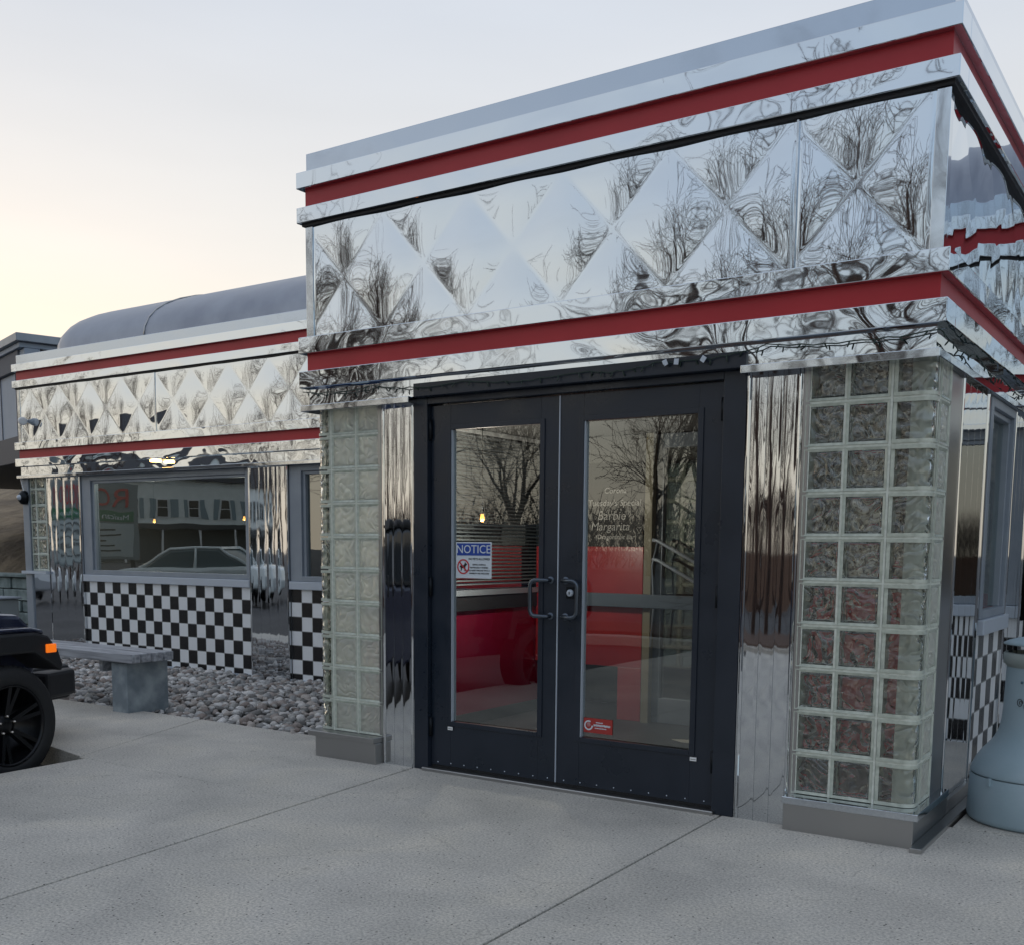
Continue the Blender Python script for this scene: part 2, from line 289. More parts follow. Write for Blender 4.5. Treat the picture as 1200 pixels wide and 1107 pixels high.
M['soil'] = mat('soil', (.03, .026, .022), .95); struct('gravel_bed_soil', g, M['soil'])
# patch of grit in the corner of the bay
# ------------------------------------------------------------------ gravel (stuff)
def icosphere():
    import bmesh
    b = bmesh.new(); bmesh.ops.create_icosphere(b, subdivisions=1, radius=1); v = np.array([p.co[:] for p in b.verts]); f = np.array([[q.index for q in t.verts] for t in b.faces]); b.free()
    # one more split keeps the stones round at this size
    b = bmesh.new(); bmesh.ops.create_icosphere(b, subdivisions=2, radius=1); v = np.array([p.co[:] for p in b.verts]); f = np.array([[q.index for q in t.verts] for t in b.faces]); b.free()
    return v, f
IV, IF = icosphere()
def stones(name, pts, sizes, mt, flat=(.45, .75)):
    n = len(pts); V = np.empty((n, len(IV), 3)); 
    for i in range(n):
        s = sizes[i]; ax = np.array([1, rng.uniform(.6, .95), rng.uniform(*flat)])*s
        v = IV*ax; v = v*(1 + .13*np.sin(IV @ rng.normal(size=3)*2.2 + rng.uniform(0, 6)) + .10*np.tanh(6*(IV @ rng.normal(size=3))) + .07*np.sin(IV @ rng.normal(size=3)*3.2))[:, None]
        a, t = rng.uniform(0, 6.28), rng.normal(0, .35); ca, sa, ct, st = math.cos(a), math.sin(a), math.cos(t), math.sin(t)
        v = v @ np.array([[ca, sa, 0], [-sa, ca, 0], [0, 0, 1]]).T; v = v @ np.array([[1, 0, 0], [0, ct, st], [0, -st, ct]]).T
        V[i] = v + pts[i]
    F = (IF[None] + (np.arange(n)*len(IV))[:, None, None]).reshape(-1, 3)
    me = bpy.data.meshes.new(name); me.vertices.add(n*len(IV)); me.vertices.foreach_set('co', V.ravel().astype(np.float32))
    me.loops.add(F.size); me.loops.foreach_set('vertex_index', F.ravel().astype(np.int32)); me.polygons.add(len(F))
    me.polygons.foreach_set('loop_start', np.arange(0, F.size, 3, dtype=np.int32)); me.polygons.foreach_set('use_smooth', np.ones(len(F), bool))
    me.update(calc_edges=True); me.materials.append(mt); o = bpy.data.objects.new(name, me); COL.objects.link(o); return o
def stone_mat():
    m_ = mat('river_stone', (.3, .29, .28), .6); n, l, b = nodes(m_); ge = n.new('ShaderNodeNewGeometry'); rp = n.new('ShaderNodeValToRGB'); rp.color_ramp.interpolation = 'CONSTANT'
    l.new(ge.outputs['Random Per Island'], rp.inputs[0]); cols = [(.30,.30,.30),(.46,.455,.45),(.29,.25,.23),(.155,.15,.145),(.55,.53,.51),(.355,.35,.335),(.40,.36,.33),(.20,.20,.20),(.62,.61,.60),(.23,.19,.17)]
    rp.color_ramp.elements[0].color = (*cols[0], 1); rp.color_ramp.elements[1].position = .9; rp.color_ramp.elements[1].color = (*cols[-1], 1)
    for i, c in enumerate(cols[1:-1]): e = rp.color_ramp.elements.new((i+1)/10); e.color = (*c, 1)
    t = n.new('ShaderNodeTexCoord'); tx = n.new('ShaderNodeTexNoise'); tx.inputs['Scale'].default_value = 70; tx.inputs['Detail'].default_value = 3; l.new(t.outputs['Object'], tx.inputs['Vector'])
    mr_ = n.new('ShaderNodeMapRange'); l.new(tx.outputs[0], mr_.inputs['Value']); mr_.inputs['To Min'].default_value = .6; mr_.inputs['To Max'].default_value = 1.35
    mx = n.new('ShaderNodeVectorMath'); mx.operation = 'SCALE'; l.new(rp.outputs[0], mx.inputs[0]); l.new(mr_.outputs[0], mx.inputs['Scale']); l.new(mx.outputs[0], b.inputs['Base Color'])
    bp_ = n.new('ShaderNodeBump'); bp_.inputs['Distance'].default_value = .003; l.new(tx.outputs[0], bp_.inputs['Height']); l.new(bp_.outputs[0], b.inputs['Normal']); return m_
M['stone'] = stone_mat()
pts = []; sz = []
x = -12.0
while x < -3.28:
    y = .42
    while y < 2.98:
        px_, py_ = x + rng.uniform(-.028, .028), y + rng.uniform(-.028, .028)
        if not (-5.92 < px_ < -5.62 and py_ < .66) and py_ > .44-.03*max(0, px_+6):
            s = rng.uniform(.022, .044) if rng.random() < .85 else rng.uniform(.042, .06)
            pts.append((px_, py_, -.045 - .065*max(0, min(1, (py_-1.0)/1.6)) + rng.uniform(0, .045) + .01*math.sin(px_*3))); sz.append(s)
        y += .055
    x += .055
tag(stones('river_gravel', np.array(pts), sz, M['stone']), 'bed of rounded grey and brown river stones below the checkered wall', 'gravel', kind='stuff')
pts = []; sz = []
for i in range(260):
    a = rng.random(); px_ = -4.38 - .75*a + rng.normal(0, .05); py_ = -1.06 - .05*abs(rng.normal()) 
    pts.append((px_, py_, -.145)); sz.append(rng.uniform(.004, .013))
tag(stones('curb_grit', np.array(pts), sz, M['stone']), 'loose grit gathered at the kerb beside the front wheel', 'grit', kind='stuff')

# ------------------------------------------------------------------ the diner building
diner = thing('diner_building', 'chrome and red retro diner with glass block corners, quilted steel panels and a projecting entrance', 'building')
YB, YU = -.13, -.085        # front of chrome bands, face of the wall above
XR, XL, XRB, XLB = .39, -3.285, .43, -3.325
DYB, DYU = 2.907, 2.952; DXL, DXLB = -11.33, -11.38
BZ = dict(cap=(3.537, 3.648), b1=(3.442, 3.535), b2=(3.243, 3.333), b3=(2.479, 2.577), b4=(2.275, 2.375))
DR = 9.0                    # right end of the dining car, out of frame
def band(name, z0, z1, mt, out, bev=.004, inn=.12):
    """one run of band round entrance (three sides) and one along the dining car each side; out = proud of the wall"""
    for (x0, x1, y0, y1) in ((XL-out, XR+out, YU-out, YU+inn), (XR-inn, XR+out, YU+inn+.0005, DYU), (XL-out, XL+inn, YU+inn+.0005, DYU)):
        MB().box(x0, x1, y0, y1, z0, z1).build(name, mt, diner, bevel=bev)
    MB().box(DXL-out, XL-out-.001, DYU-out, DYU+inn, z0, z1).build(name, mt, diner, bevel=bev)
    MB().box(XR+out+.001, DR, DYU-out, DYU+inn, z0, z1).build(name, mt, diner, bevel=bev)
    MB().box(DXL-out, DXL+inn, DYU+inn+.0005, DYU+4.4, z0, z1).build(name, mt, diner, bevel=bev)
for k in ('b1', 'b2', 'b3', 'b4'): band('chrome_band', *BZ[k], M['chrome_band'], .045)
band('cap_flashing', BZ['cap'][0]-.001, BZ['cap'][1], M['cap'], .002)
band('red_band', 3.3335, 3.4415, M['red'], .006, 0); band('red_band', 2.3755, 2.4785, M['red'], .006, 0)
band('dark_reveal', 3.228, 3.2425, M['black_gap'], .022, 0)
band('soffit_strip', 2.172, 2.2745, M['chrome_band'], -.001, 0)
# narrow ledge over the glass blocks and pilasters (interrupted by the door canopy)
def ledge(x0, x1, y0, y1): MB().box(x0, x1, y0, y1, 2.135, 2.1715).build('soffit_ledge', M['chrome_flat'], diner, bevel=.003)
ledge(XL-.04, -2.47, -.125, .05); ledge(-.472, XR+.025, -.125, .05); ledge(XR-.05, XR+.025, .0505, DYU); ledge(XL-.04, XL+.05, .0505, DYU)
ledge(DXL-.04, XL-.041, DYU-.04, DYU+.1); ledge(XR+.026, DR, DYU-.04, DYU+.1)
# quilted panels
def quilt(x0, x1, z0, z1, apex, s, place, seed, flip=False, amp=.0080):
    H = z1-z0; nx = max(8, int((x1-x0)/.0125)); nz = int(H/.0125); xs = np.linspace(x0, x1, nx+1); zs = np.linspace(z0, z1, nz+1)
    X, Z = np.meshgrid(xs, zs); t = (Z-z0)/H
    u = (X-apex)/s + t; v = (X-apex)/s - t
    h = (np.abs(np.sin(np.pi*u))**.95)*(np.abs(np.sin(np.pi*v))**.95)
    r_ = np.random.default_rng(seed); wob = sum(r_.normal()*np.sin(X*r_.uniform(2, 9)+Z*r_.uniform(-8, 8)+r_.uniform(0, 6)) for _ in range(6))
    h = amp*h + .0008*wob
    edge = np.minimum(1, np.minimum(X-x0, x1-X)/.012); h = h*np.clip(edge, 0, 1)
    V = [place(float(a), float(b), float(c)) for a, b, c in zip(X.ravel(), Z.ravel(), h.ravel())]
    F = []; W = nx+1
    for j in range(nz):
        for i in range(nx):
            a = j*W+i; F.append((a, a+W, a+W+1, a+1) if flip else (a, a+1, a+W+1, a+W))
    mb = MB(); mb.add(V, F, 0, True); return mb
PZ0, PZ1 = 2.5775, 3.227
for a, b in ((XL+.045, -.250), (-.248, XR-.045)):
    quilt(a, b, PZ0, PZ1, -2.085, .602, lambda x, z, h: (x, YU-h, z), 3).build('quilted_panel', M['chrome_quilt'], diner, fix=False)
quilt(YU+.045, DYU-.02, PZ0, PZ1, .20, .602, lambda y, z, h: (XR+h, y, z), 5, amp=.005).build('quilted_panel', M['chrome_quilt'], diner, fix=False)
for a, b in ((DXL+.045, -8.652), (-8.650, XL-.01), (XR+.01, 4.5), (4.502, DR)):
    quilt(a, b, PZ0, PZ1, -8.65, .602, lambda x, z, h: (x, DYU-h, z), 9, amp=.0065).build('quilted_panel', M['chrome_quilt'], diner, fix=False)
quilt(YU+.045, DYU-.02, PZ0, PZ1, .20, .602, lambda y, z, h: (XL-h, y, z), 6, True).build('quilted_panel', M['chrome_quilt'], diner, fix=False)
# corner trim strips of the upper wall, each turning the corner
def ctrim(poly): MB().prism(poly, PZ0, 3.226).build('corner_trim', M['chrome_flat'], diner, bevel=.002)
for (x, y, sx) in ((XR, YU, 1), (XL, YU, -1)):
    q = [(x-sx*.05, y-.008), (x+sx*.008, y-.008), (x+sx*.008, y+.05), (x-sx*.0, y+.05), (x-sx*.0, y+.004), (x-sx*.05, y+.004)]
    ctrim(q if sx > 0 else q[::-1])
MB().box(DXL-.006, DXL+.05, DYU-.008, DYU+.05, PZ0, 3.226).build('corner_trim', M['chrome_flat'], diner, bevel=.002)
MB().box(-.254, -.244, YU-.010, YU+.004, PZ0, 3.226).build('panel_seam', M['chrome_flat'], diner)
MB().box(-8.656, -8.646, DYU-.010, DYU+.004, PZ0, 3.226).build('panel_seam', M['chrome_flat'], diner)
# solid wall cores behind the cladding
g = MB(); g.box(XL+.03, XR-.03, YU+.03, YU+.115, 2.2, 3.60); g.box(XR-.115, XR-.03, YU+.12, DYU+.02, 2.2, 3.60); g.box(XL+.03, XL+.115, YU+.12, DYU+.02, 2.2, 3.60)
g.box(DXL+.03, DR, DYU+.03, DYU+.115, 2.2, 3.60); g.box(DXL+.03, DXL+.115, DYU+.12, DYU+4.4, -.1, 3.60)
g.build('wall_core', M['interior_grey'], diner)
g = MB(); g.box(XL+.02, XR-.02, YU+.02, DYU+.1, 3.60, 3.62); g.build('entrance_roof', M['interior_grey'], diner)
g = MB(); g.box(XL+.04, XR-.04, YU+.12, DYU+.02, 2.17, 2.198); g.build('entrance_ceiling', M['interior_grey'], diner)

# barrel roof of the dining car
M['roof_metal'] = add_mottle(mat('weathered_roof', (.16, .18, .22), .38, .55), 2.2, (.24, .265, .32), (.36, .39, .45), detail=9, sc=(1, 1, 1), rough=(.32, .5))
g = MB(); RY0, RW, RZ = 3.05, 2.6, 3.60
NX, NA = 60, 26; RX0, RX1 = -11.75, DR
V = []; F = []
for i in range(NX+1):
    x = RX0 + (RX1-RX0)*(i/NX)**1.8
    d = min(1, (x-RX0)/1.35); e = math.sqrt(max(0, 1-(1-d)**2))
    for j in range(NA+1):
        a = math.pi*j/NA; V.append((x, RY0+RW-RW*math.cos(a)*max(e, .02), RZ + .86*math.sin(a)**.8*e if 0 < j < NA else RZ))
for i in range(NX):
    for j in range(NA): a = i*(NA+1)+j; F.append((a, a+NA+1, a+NA+2, a+1))
g.add(V, F, 0, True); roof = g.build('barrel_roof', M['roof_metal'], diner)
for xs_ in (-8.95, -5.2, -1.4, 2.4):
    g = MB(); g.tube([(xs_, RY0+RW-(RW+.006)*math.cos(math.pi*j/24), RZ + (.866*math.sin(math.pi*j/24)**.8 if 0 < j < 24 else 0)) for j in range(25)], .009, 6)
    g.build('roof_seam', M['steel'], roof)

# pilasters: fluted chrome
def pilaster(u0, u1, z0, z1, place, n, base=True):
    """place(u, d, z): u along wall, d proud of face"""
    g = MB(); prof = [(u0, -.05), (u0, .0)]; wr = .018
    def bead(a, b, k=6, h=.012): return [(a+(b-a)*i/k, h*math.sin(math.pi*i/k)**.7 if 0 < i < k else 0) for i in range(k+1)]
    prof += bead(u0+.003, u0+.003+wr, 4, .007); fw_ = (u1-u0-.006-2*wr)/n
    for k in range(n): 
        a = u0+.003+wr+k*fw_; prof += [(a+.001, .0), (a+.002, -.0025), (a+.003, .0)] + bead(a+.0045, a+fw_-.001, 8, .0005)
    prof += bead(u1-.003-wr, u1-.003, 4, .008) + [(u1, .0), (u1, -.05)]
    zs = np.linspace(z0, z1, 28); V = []; F = []; rr = np.random.default_rng(int(abs(u0)*100))
    ph = rr.uniform(0, 6, 4)
    for z in zs:
        for (u, d) in prof:
            V.append(place(u, d + (.0009*math.sin(z*4.3+ph[0]) + .0004*math.sin(z*8.1+ph[1])) if d > 0 else d, float(z)))
    W = len(prof)
    for j in range(len(zs)-1):
        for i in range(W-1): a = j*W+i; F.append((a, a+1, a+W+1, a+W))
    g.add(V, F, 0, False)
    for i in range(len(g.sm)): g.sm[i] = True
    o = g.build('pilaster', M['chrome_flute'], diner)
    e = o.modifiers.new('split', 'EDGE_SPLIT'); e.split_angle = R(14); return o
pilaster(-.467, -.195, -.02, 2.135, lambda u, d, z: (u, -.04-d, z), 3)
pilaster(-2.744, -2.500, -.02, 2.135, lambda u, d, z: (u, -.04-d, z), 3)
pilaster(.52, 1.16, -.0, 2.135, lambda u, d, z: (.385+d, u, z), 4)
pilaster(2.00, 2.56, -.0, 2.135, lambda u, d, z: (.385+d, u, z), 4)
pilaster(-10.86, -10.17, -.08, 2.135, lambda u, d, z: (u, 2.99-d, z), 4)
pilaster(-7.225, -6.640, -.08, 2.135, lambda u, d, z: (u, 2.99-d, z), 4)
pilaster(1.6, 2.2, -.08, 2.135, lambda u, d, z: (u, 2.99-d, z), 4)
pilaster(5.2, 5.8, -.08, 2.135, lambda u, d, z: (u, 2.99-d, z), 4)
# jambs and flanks in dull steel
def steel(name, *b, m='steel', bv=.002): return MB().box(*b).build(name, M[m], diner, bevel=bv)
steel('jamb', -.1945, -.165, -.038, .09, -.02, 2.135); steel('jamb', -2.775, -2.7445, -.038, .09, -.02, 2.135)
steel('side_jamb', .30, .384, .285, .515, .0, 2.135)
steel('side_jamb', .30, .384, 1.165, 1.22, .95, 2.135)
# base boxes under glass blocks, with the ledge that caps them
def ell(poly, z0, z1, name, mt, bv=.003): return MB().prism(poly, z0, z1).build(name, mt, diner, bevel=bv)
ell([(-.190, -.115), (.407, -.115), (.407, .58), (.30, .58), (.30, .05), (-.190, .05)], -.02, .128, 'base_plinth', M['steel'])
ell([(-.193, -.13), (.427, -.13), (.427, .50), (.30, .50), (.30, .06), (-.193, .06)], .129, .163, 'base_ledge', M['chrome_flat'])
ell([(.408, -.175), (.46, -.175), (.46, 1.9), (.408, 1.9)], -.02, .022, 'base_flashing', M['steel'])
steel('base_flashing', .385, .4075, .581, 1.9, -.02, .09)
ell([(-3.245, -.115), (-2.746, -.115), (-2.746, .05), (-3.18, .05), (-3.18, .6), (-3.245, .6)], -.02, .128, 'base_plinth', M['steel'])
ell([(-3.295, -.13), (-2.747, -.13), (-2.747, .06), (-3.295, .06)], .129, .163, 'base_ledge', M['steel'])
steel('side_wall', -3.24, -3.18, .49, DYU, -.1, 2.13, m='chrome_flat')

# ------------------------------------------------------------------ glass blocks
P = .2032
def ring(g, w, h, d0, d1, wo, wi, dep0, dep1, mo=0):
    """picture-frame: outer half size wo, inner wi, from depth dep0 (front) to dep1"""
    pass
def block_proto(wd, name='glass_block', gm='block_glass'):
    """front face towards -y, centre at origin, width wd, height P"""
    g = MB(); a, b = wd/2-.005, P/2-.005; t = .014 if wd > .15 else .009; y0, y1 = -.040, .045
    ai, bi = a-t, b-t
    O = [(-a,-b),(a,-b),(a,b),(-a,b)]; I = [(-ai,-bi),(ai,-bi),(ai,bi),(-ai,bi)]; I2 = [(x*.96, z*.96) for x, z in I]
    V = [(x, y0+.004, z) for x, z in O] + [(x*.985, y0, z*.985) for x, z in O] + [(x, y0+.006, z) for x, z in I] + [(x, y1, z) for x, z in I2] + [(x, y1, z) for x, z in O]
    F = []; mm = []
    for (A, B, mi) in ((0, 4, 0), (4, 8, 0), (8, 12, 1), (12, 16, 0), (16, 0, 0)):
        for k in range(4): F.append((A+k, A+(k+1) % 4, B+(k+1) % 4, B+k)); mm.append(mi)
    g.add(V, F, 0); g.m = mm[:]
    # front pane: shallow pillow slab, back pane: flat slab
    n = 12
    def slab_(ya, thick, bulge, mi):
        V = []; F = []
        for s_, yy in ((0, ya), (1, ya+thick)):
            for j in range(n+1):
                for i in range(n+1):
                    u, v = -1+2*i/n, -1+2*j/n; V.append((u*ai*1.01, yy - (bulge*(1-u*u)*(1-v*v) if s_ == 0 else 0), v*bi*1.01))
        W = n+1; o = W*W
        for j in range(n):
            for i in range(n): q = j*W+i; F.append((q, q+1, q+W+1, q+W)); F.append((o+q, o+q+W, o+q+W+1, o+q+1))
        for i in range(n):
            F += [(i, o+i, o+i+1, i+1), (n*W+i, n*W+i+1, o+n*W+i+1, o+n*W+i), (i*W, (i+1)*W, o+(i+1)*W, o+i*W), (i*W+n, o+i*W+n, o+(i+1)*W+n, (i+1)*W+n)]
        g.add(V, F, mi, True)
    slab_(y0+.007, .007, .004, 2); slab_(y1-.012, .006, 0, 3)
    o = g.build(name, [M['block_rim'], M['block_in'], M[gm], M['block_back']], None)
    return o
def corner_proto(sx, la, lb, r=.055):
    """curved corner block; origin at the outer corner, legs la along -sx x and lb along +y"""
    pr = [(-la+.005, 0)]; 
    pr += [(-r + r*math.sin(R(9*k)), r - r*math.cos(R(9*k))) for k in range(11)] + [(0, lb-.005)]
    def path(off): 
        rr = r-off; return [(-la+.005, off)] + [(-r+rr*math.sin(R(9*k)), r-rr*math.cos(R(9*k))) for k in range(11)] + [(-off, lb-.005)]
    g = MB()
    def shell(o0, o1, z0, z1, mi, cut=0):
        A, B = path(o0), path(o1)
        if cut: A[0] = (-la*.56, A[0][1]); B[0] = (-la*.56, B[0][1])
        n = len(A); V = []
        for z in (z0, z1): V += [(sx*x, y, z) for x, y in A] + [(sx*x, y, z) for x, y in B]
        F = []
        for i in range(n-1): F += [(i, i+1, 2*n+i+1, 2*n+i), (n+i, 3*n+i, 3*n+i+1, n+i+1), (i, n+i, n+i+1, i+1), (2*n+i, 2*n+i+1, 3*n+i+1, 3*n+i)]
        F += [(0, 2*n, 3*n, n), (n-1, 2*n-1, 4*n-1, 3*n-1)]; g.add(V, F, mi, True)
    hb = P/2-.005
    shell(.0, .04, -hb, -hb+.016, 0); shell(.0, .04, hb-.016, hb, 0); shell(.006, .016, -hb+.0165, hb-.0165, 1); shell(.060, .066, -hb+.0165, hb-.0165, 1); shell(.0165, .0195, -hb+.0165, hb-.0165, 2, 1)
    g.box(*(sorted((sx*(-la+.005), sx*(-la+.022)))), .004, .08, -hb+.0165, hb-.0165, 0); g.box(*(sorted((sx*-.08, sx*-.004))), lb-.022, lb-.005, -hb+.0165, hb-.0165, 0)
    o = g.build('corner_glass_block', [M['block_rim'], M['block_corner'], M['block_skylit']], None); e = o.modifiers.new('s', 'EDGE_SPLIT'); e.split_angle = R(40); return o
def column(cells, z0, rows, mortar_boxes, ztop):
    """cells: list of (proto, x, y, rz)"""
    g = MB()
    for b in mortar_boxes: g.box(*b)
    col = g.build('glass_block_column', M['mortar'], diner)
    for (pr, x, y, rz) in cells:
        for k in range(rows):
            o = pr.copy(); COL.objects.link(o); o.parent = col; o.location = (x, y, z0+(k+.5)*P); o.rotation_euler = (0, 0, rz)
    return col
pale = block_proto(P, gm='block_backlit'); full = block_proto(P); half = block_proto(.12); cR = corner_proto(1, .18, .10); cL = corner_proto(-1, .13, .10)
for k in (full, half, cR, cL): pass
ZB = .163; ROWS = 10; TOP = 2.134
def mort(xa, xb, ya, yb, rows, z0, top, cols, yplane=True):
    out = []; 
    for k in range(rows+1):
        z = z0+k*P
        if z < top: out.append((xa, xb, ya, yb, z-.005 if k else z, min(z+.005, top)))
    return out
mb_ = []
front_y = (-.036, .05)
for k in range(1, ROWS):
    z = ZB-.003+k*P; mb_.append((-.16, .33, *front_y, z-.0052, z+.0052)); mb_.append((.28, .381, .056, .28, z-.0052, z+.0052))
for x in (0, P): mb_.append((x-.0052, x+.0052, front_y[0]-.002, front_y[1], ZB, TOP))
mb_.append((-.164, -.158, -.036, .05, ZB, TOP)); mb_.append((.28, .3805, .078, .084, ZB, TOP))
# blocks of this column: front face plane y=-.04+.04
colR = column([(full, -.0815-.005, 0.0, 0), (full, P/2, 0.0, 0), (cR, .385, -.040, 0), (pale, .385-.04, .182, R(90))], ZB-.003, ROWS, mb_, TOP)
mb_ = []
for k in range(1, ROWS):
    z = ZB-.003+k*P; mb_.append((-3.19, -2.776, *front_y, z-.0052, z+.0052))
for x in (-3.154, -2.951): mb_.append((x-.0052, x+.0052, front_y[0]-.002, front_y[1], ZB, TOP))
colL = column([(full, -3.284+.04, .182, R(-90)), (full, -3.284+.04, .385, R(-90)), (cL, -3.284, -.040, 0), (pale, -3.0525, 0, 0), (pale, -2.8494, 0, 0)], ZB-.003, ROWS, mb_, TOP)
mb_ = []
for k in range(0, 6):
    z = .985+k*P; mb_.append((-11.235, -10.865, 3.004, 3.10, z-.006, z+.006))
for x in (-11.11, -10.905): mb_.append((x-.006, x+.006, 3.001, 3.10, .96, TOP))
colD = column([(half, -11.17, 3.04, 0), (full, -11.0075, 3.04, 0), (half, -10.845, 3.04, 0)], .985, 6, mb_, TOP)
for k in (pale, full, half, cR, cL):
    bpy.data.objects.remove(k)
rr_ = .052
for k in range(1, ROWS):
    z = ZB-.003+k*P; outer = [(.328, -.0385)] + [(.381-rr_+rr_*math.sin(R(9*i)), -.0385+rr_-rr_*math.cos(R(9*i))) for i in range(11)] + [(.381, .058), (.335, .058), (.328, .04)]
    MB().prism(outer, z-.0051, z+.0051).build('mortar_joint', M['mortar'], colR)
tag(colL, 'glass block column at the left corner of the entrance'); tag(colR, 'glass block column wrapping the right corner of the entrance'); tag(colD, 'short glass block column at the far left end of the dining car')
# dining car end post, sill and polished panel below its blocks
MB().box(-11.37, -11.235, 2.98, 3.12, -.08, 2.135).build('corner_post', M['alu'], diner, bevel=.006)
steel('block_sill', -11.40, -10.86, 2.94, 3.1, .94, .975, m='alu_light')
MB().box(-11.234, -10.865, 3.0, 3.05, -.08, .939).build('polished_panel', M['chrome_flute'], diner)

# ------------------------------------------------------------------ checkered tile panels (tiles raised on a pale bed: pattern in the material)
def checker(name, c0):
    m_ = mat(name, (.5, .5, .5), .22); n, l, b = nodes(m_); t = n.new('ShaderNodeTexCoord'); mp = n.new('ShaderNodeMapping'); mp.inputs['Location'].default_value = c0
    l.new(t.outputs['Object'], mp.inputs[0]); ck = n.new('ShaderNodeTexChecker'); ck.inputs['Scale'].default_value = 1/.15; l.new(mp.outputs[0], ck.inputs['Vector'])
    ck.inputs['Color1'].default_value = (.82, .84, .86, 1); ck.inputs['Color2'].default_value = (.012, .012, .014, 1)
    # grout lines
    sc = n.new('ShaderNodeVectorMath'); sc.operation = 'SCALE'; sc.inputs['Scale'].default_value = 1/.15; l.new(mp.outputs[0], sc.inputs[0])
    fr = n.new('ShaderNodeVectorMath'); fr.operation = 'FRACTION'; l.new(sc.outputs[0], fr.inputs[0]); sp = n.new('ShaderNodeSeparateXYZ'); l.new(fr.outputs[0], sp.inputs[0])
    outs = []
    for ax in ('X', 'Y', 'Z'):
        a = n.new('ShaderNodeMath'); a.operation = 'SUBTRACT'; a.inputs[1].default_value = .5; l.new(sp.outputs[ax], a.inputs[0])
        q = n.new('ShaderNodeMath'); q.operation = 'ABSOLUTE'; l.new(a.outputs[0], q.inputs[0]); gg = n.new('ShaderNodeMath'); gg.operation = 'GREATER_THAN'; gg.inputs[1].default_value = .478; l.new(q.outputs[0], gg.inputs[0]); outs.append(gg)
    return m_, n, l, b, ck, outs
def checker_xz(name, c0, use):
    m_, n, l, b, ck, o = checker(name, c0); ix = {'x': 0, 'y': 1}[use]
    mx = n.new('ShaderNodeMath'); mx.operation = 'MAXIMUM'; l.new(o[ix].outputs[0], mx.inputs[0]); l.new(o[2].outputs[0], mx.inputs[1])
    mi = n.new('ShaderNodeMix'); mi.data_type = 'RGBA'; l.new(mx.outputs[0], mi.inputs['Factor']); l.new(ck.outputs[0], mi.inputs['A']); mi.inputs['B'].default_value = (.30, .31, .31, 1); l.new(mi.outputs['Result'], b.inputs['Base Color'])
    bp_ = n.new('ShaderNodeBump'); bp_.invert = True; bp_.inputs['Distance'].default_value = .002; l.new(mx.outputs[0], bp_.inputs['Height'])
    tx = n.new('ShaderNodeTexNoise'); tx.inputs['Scale'].default_value = 5; t = n.new('ShaderNodeTexCoord'); l.new(t.outputs['Object'], tx.inputs['Vector'])
    b2 = n.new('ShaderNodeBump'); b2.inputs['Distance'].default_value = .002; l.new(tx.outputs[0], b2.inputs['Height']); l.new(bp_.outputs[0], b2.inputs['Normal']); l.new(b2.outputs[0], b.inputs['Normal'])
    return m_
# the constant coordinate is centred in a cell so the pattern never flips on the plane
M['check_front'] = checker_xz('checker_tiles_front', (10.087, .075-3.02+.15*40, -.885+1.5), 'x')
M['check_side'] = checker_xz('checker_tiles_side', (.075-.372+.15*10, .02, -.885+1.5), 'y')
for (a, b) in ((-10.165, -7.23), (-6.635, XL+.05), (XR+.0, 1.6), (2.2, 5.2)):
    MB().box(a, b, 3.02, 3.06, -.075, .868).build('checkered_panel', M['check_front'], diner)
    steel('base_trim', a, b, 2.985, 3.06, -.11, -.0755, m='alu_light')
MB().box(.34, .372, 1.165, 1.998, .16, .868).build('checkered_panel', M['check_side'], diner)
MB().box(.34, .378, 1.165, 1.998, .0, .159).build('polished_panel', M['chrome_flute'], diner)
MB().box(.34, .372, 2.562, DYU, .0, .868).build('checkered_panel', M['check_side'], diner)
# ------------------------------------------------------------------ windows
def window(a, b, P_, fr=.06, outer=.17, z0=.955, z1=2.135, split=None):
    """P_(u0,u1,d0,d1,z0,z1) -> box args, d = distance proud of the wall plane"""
    f = MB(); f.box(*P_(a, a+outer, -.02, .035, z0, z1)); f.box(*P_(b-fr, b, -.02, .035, z0, z1)); f.box(*P_(a+outer, b-fr, -.02, .035, z1-fr, z1)); f.box(*P_(a+outer, b-fr, -.02, .035, z0, z0+fr*.9))
    f.box(*P_(a+outer, a+outer+.04, -.05, .012, z0+fr*.9, z1-fr)); f.box(*P_(b-fr-.03, b-fr, -.05, .012, z0+fr*.9, z1-fr)); f.box(*P_(a+outer+.04, b-fr-.03, -.05, .012, z1-fr-.03, z1-fr))
    w_ = f.build('window', M['alu'], diner, bevel=.004)
    MB().box(*P_(a+outer+.04, b-fr-.03, -.03, -.022, z0+fr*.9, z1-fr-.03)).build('pane', M['window_glass'], w_)
    MB().box(*P_(a, b, -.02, .06, z0-.085, z0-.002)).build('sill', M['alu_light'], w_, bevel=.006)
    return w_
PF = lambda u0, u1, d0, d1, z0, z1: (u0, u1, 3.045-d1, 3.045-d0, z0, z1)
PS = lambda u0, u1, d0, d1, z0, z1: (.355+d0, .355+d1, u0, u1, z0, z1)
W1 = window(-10.165, -7.232, PF); W2 = window(-6.635, XL+.05, PF); window(XR+.05, 1.59, PF); window(2.21, 5.19, PF)
WS = window(1.225, 1.99, PS, fr=.05, outer=.07)
# dining room interior
g = MB(); g.box(DXL+.2, DR-.1, 3.13, 7.2, -.02, .0); g.build('dining_floor', M['interior_dark'], diner)
g = MB(); g.box(DXL+.2, DR-.1, 7.2, 7.3, .0, 2.6); g.box(DXL+.2, DR-.1, 3.13, 7.2, 2.5, 2.6); g.box(DR-.1, DR, 3.1, 7.3, 0, 2.6); g.build('dining_room_lining', M['interior_dark'], diner)

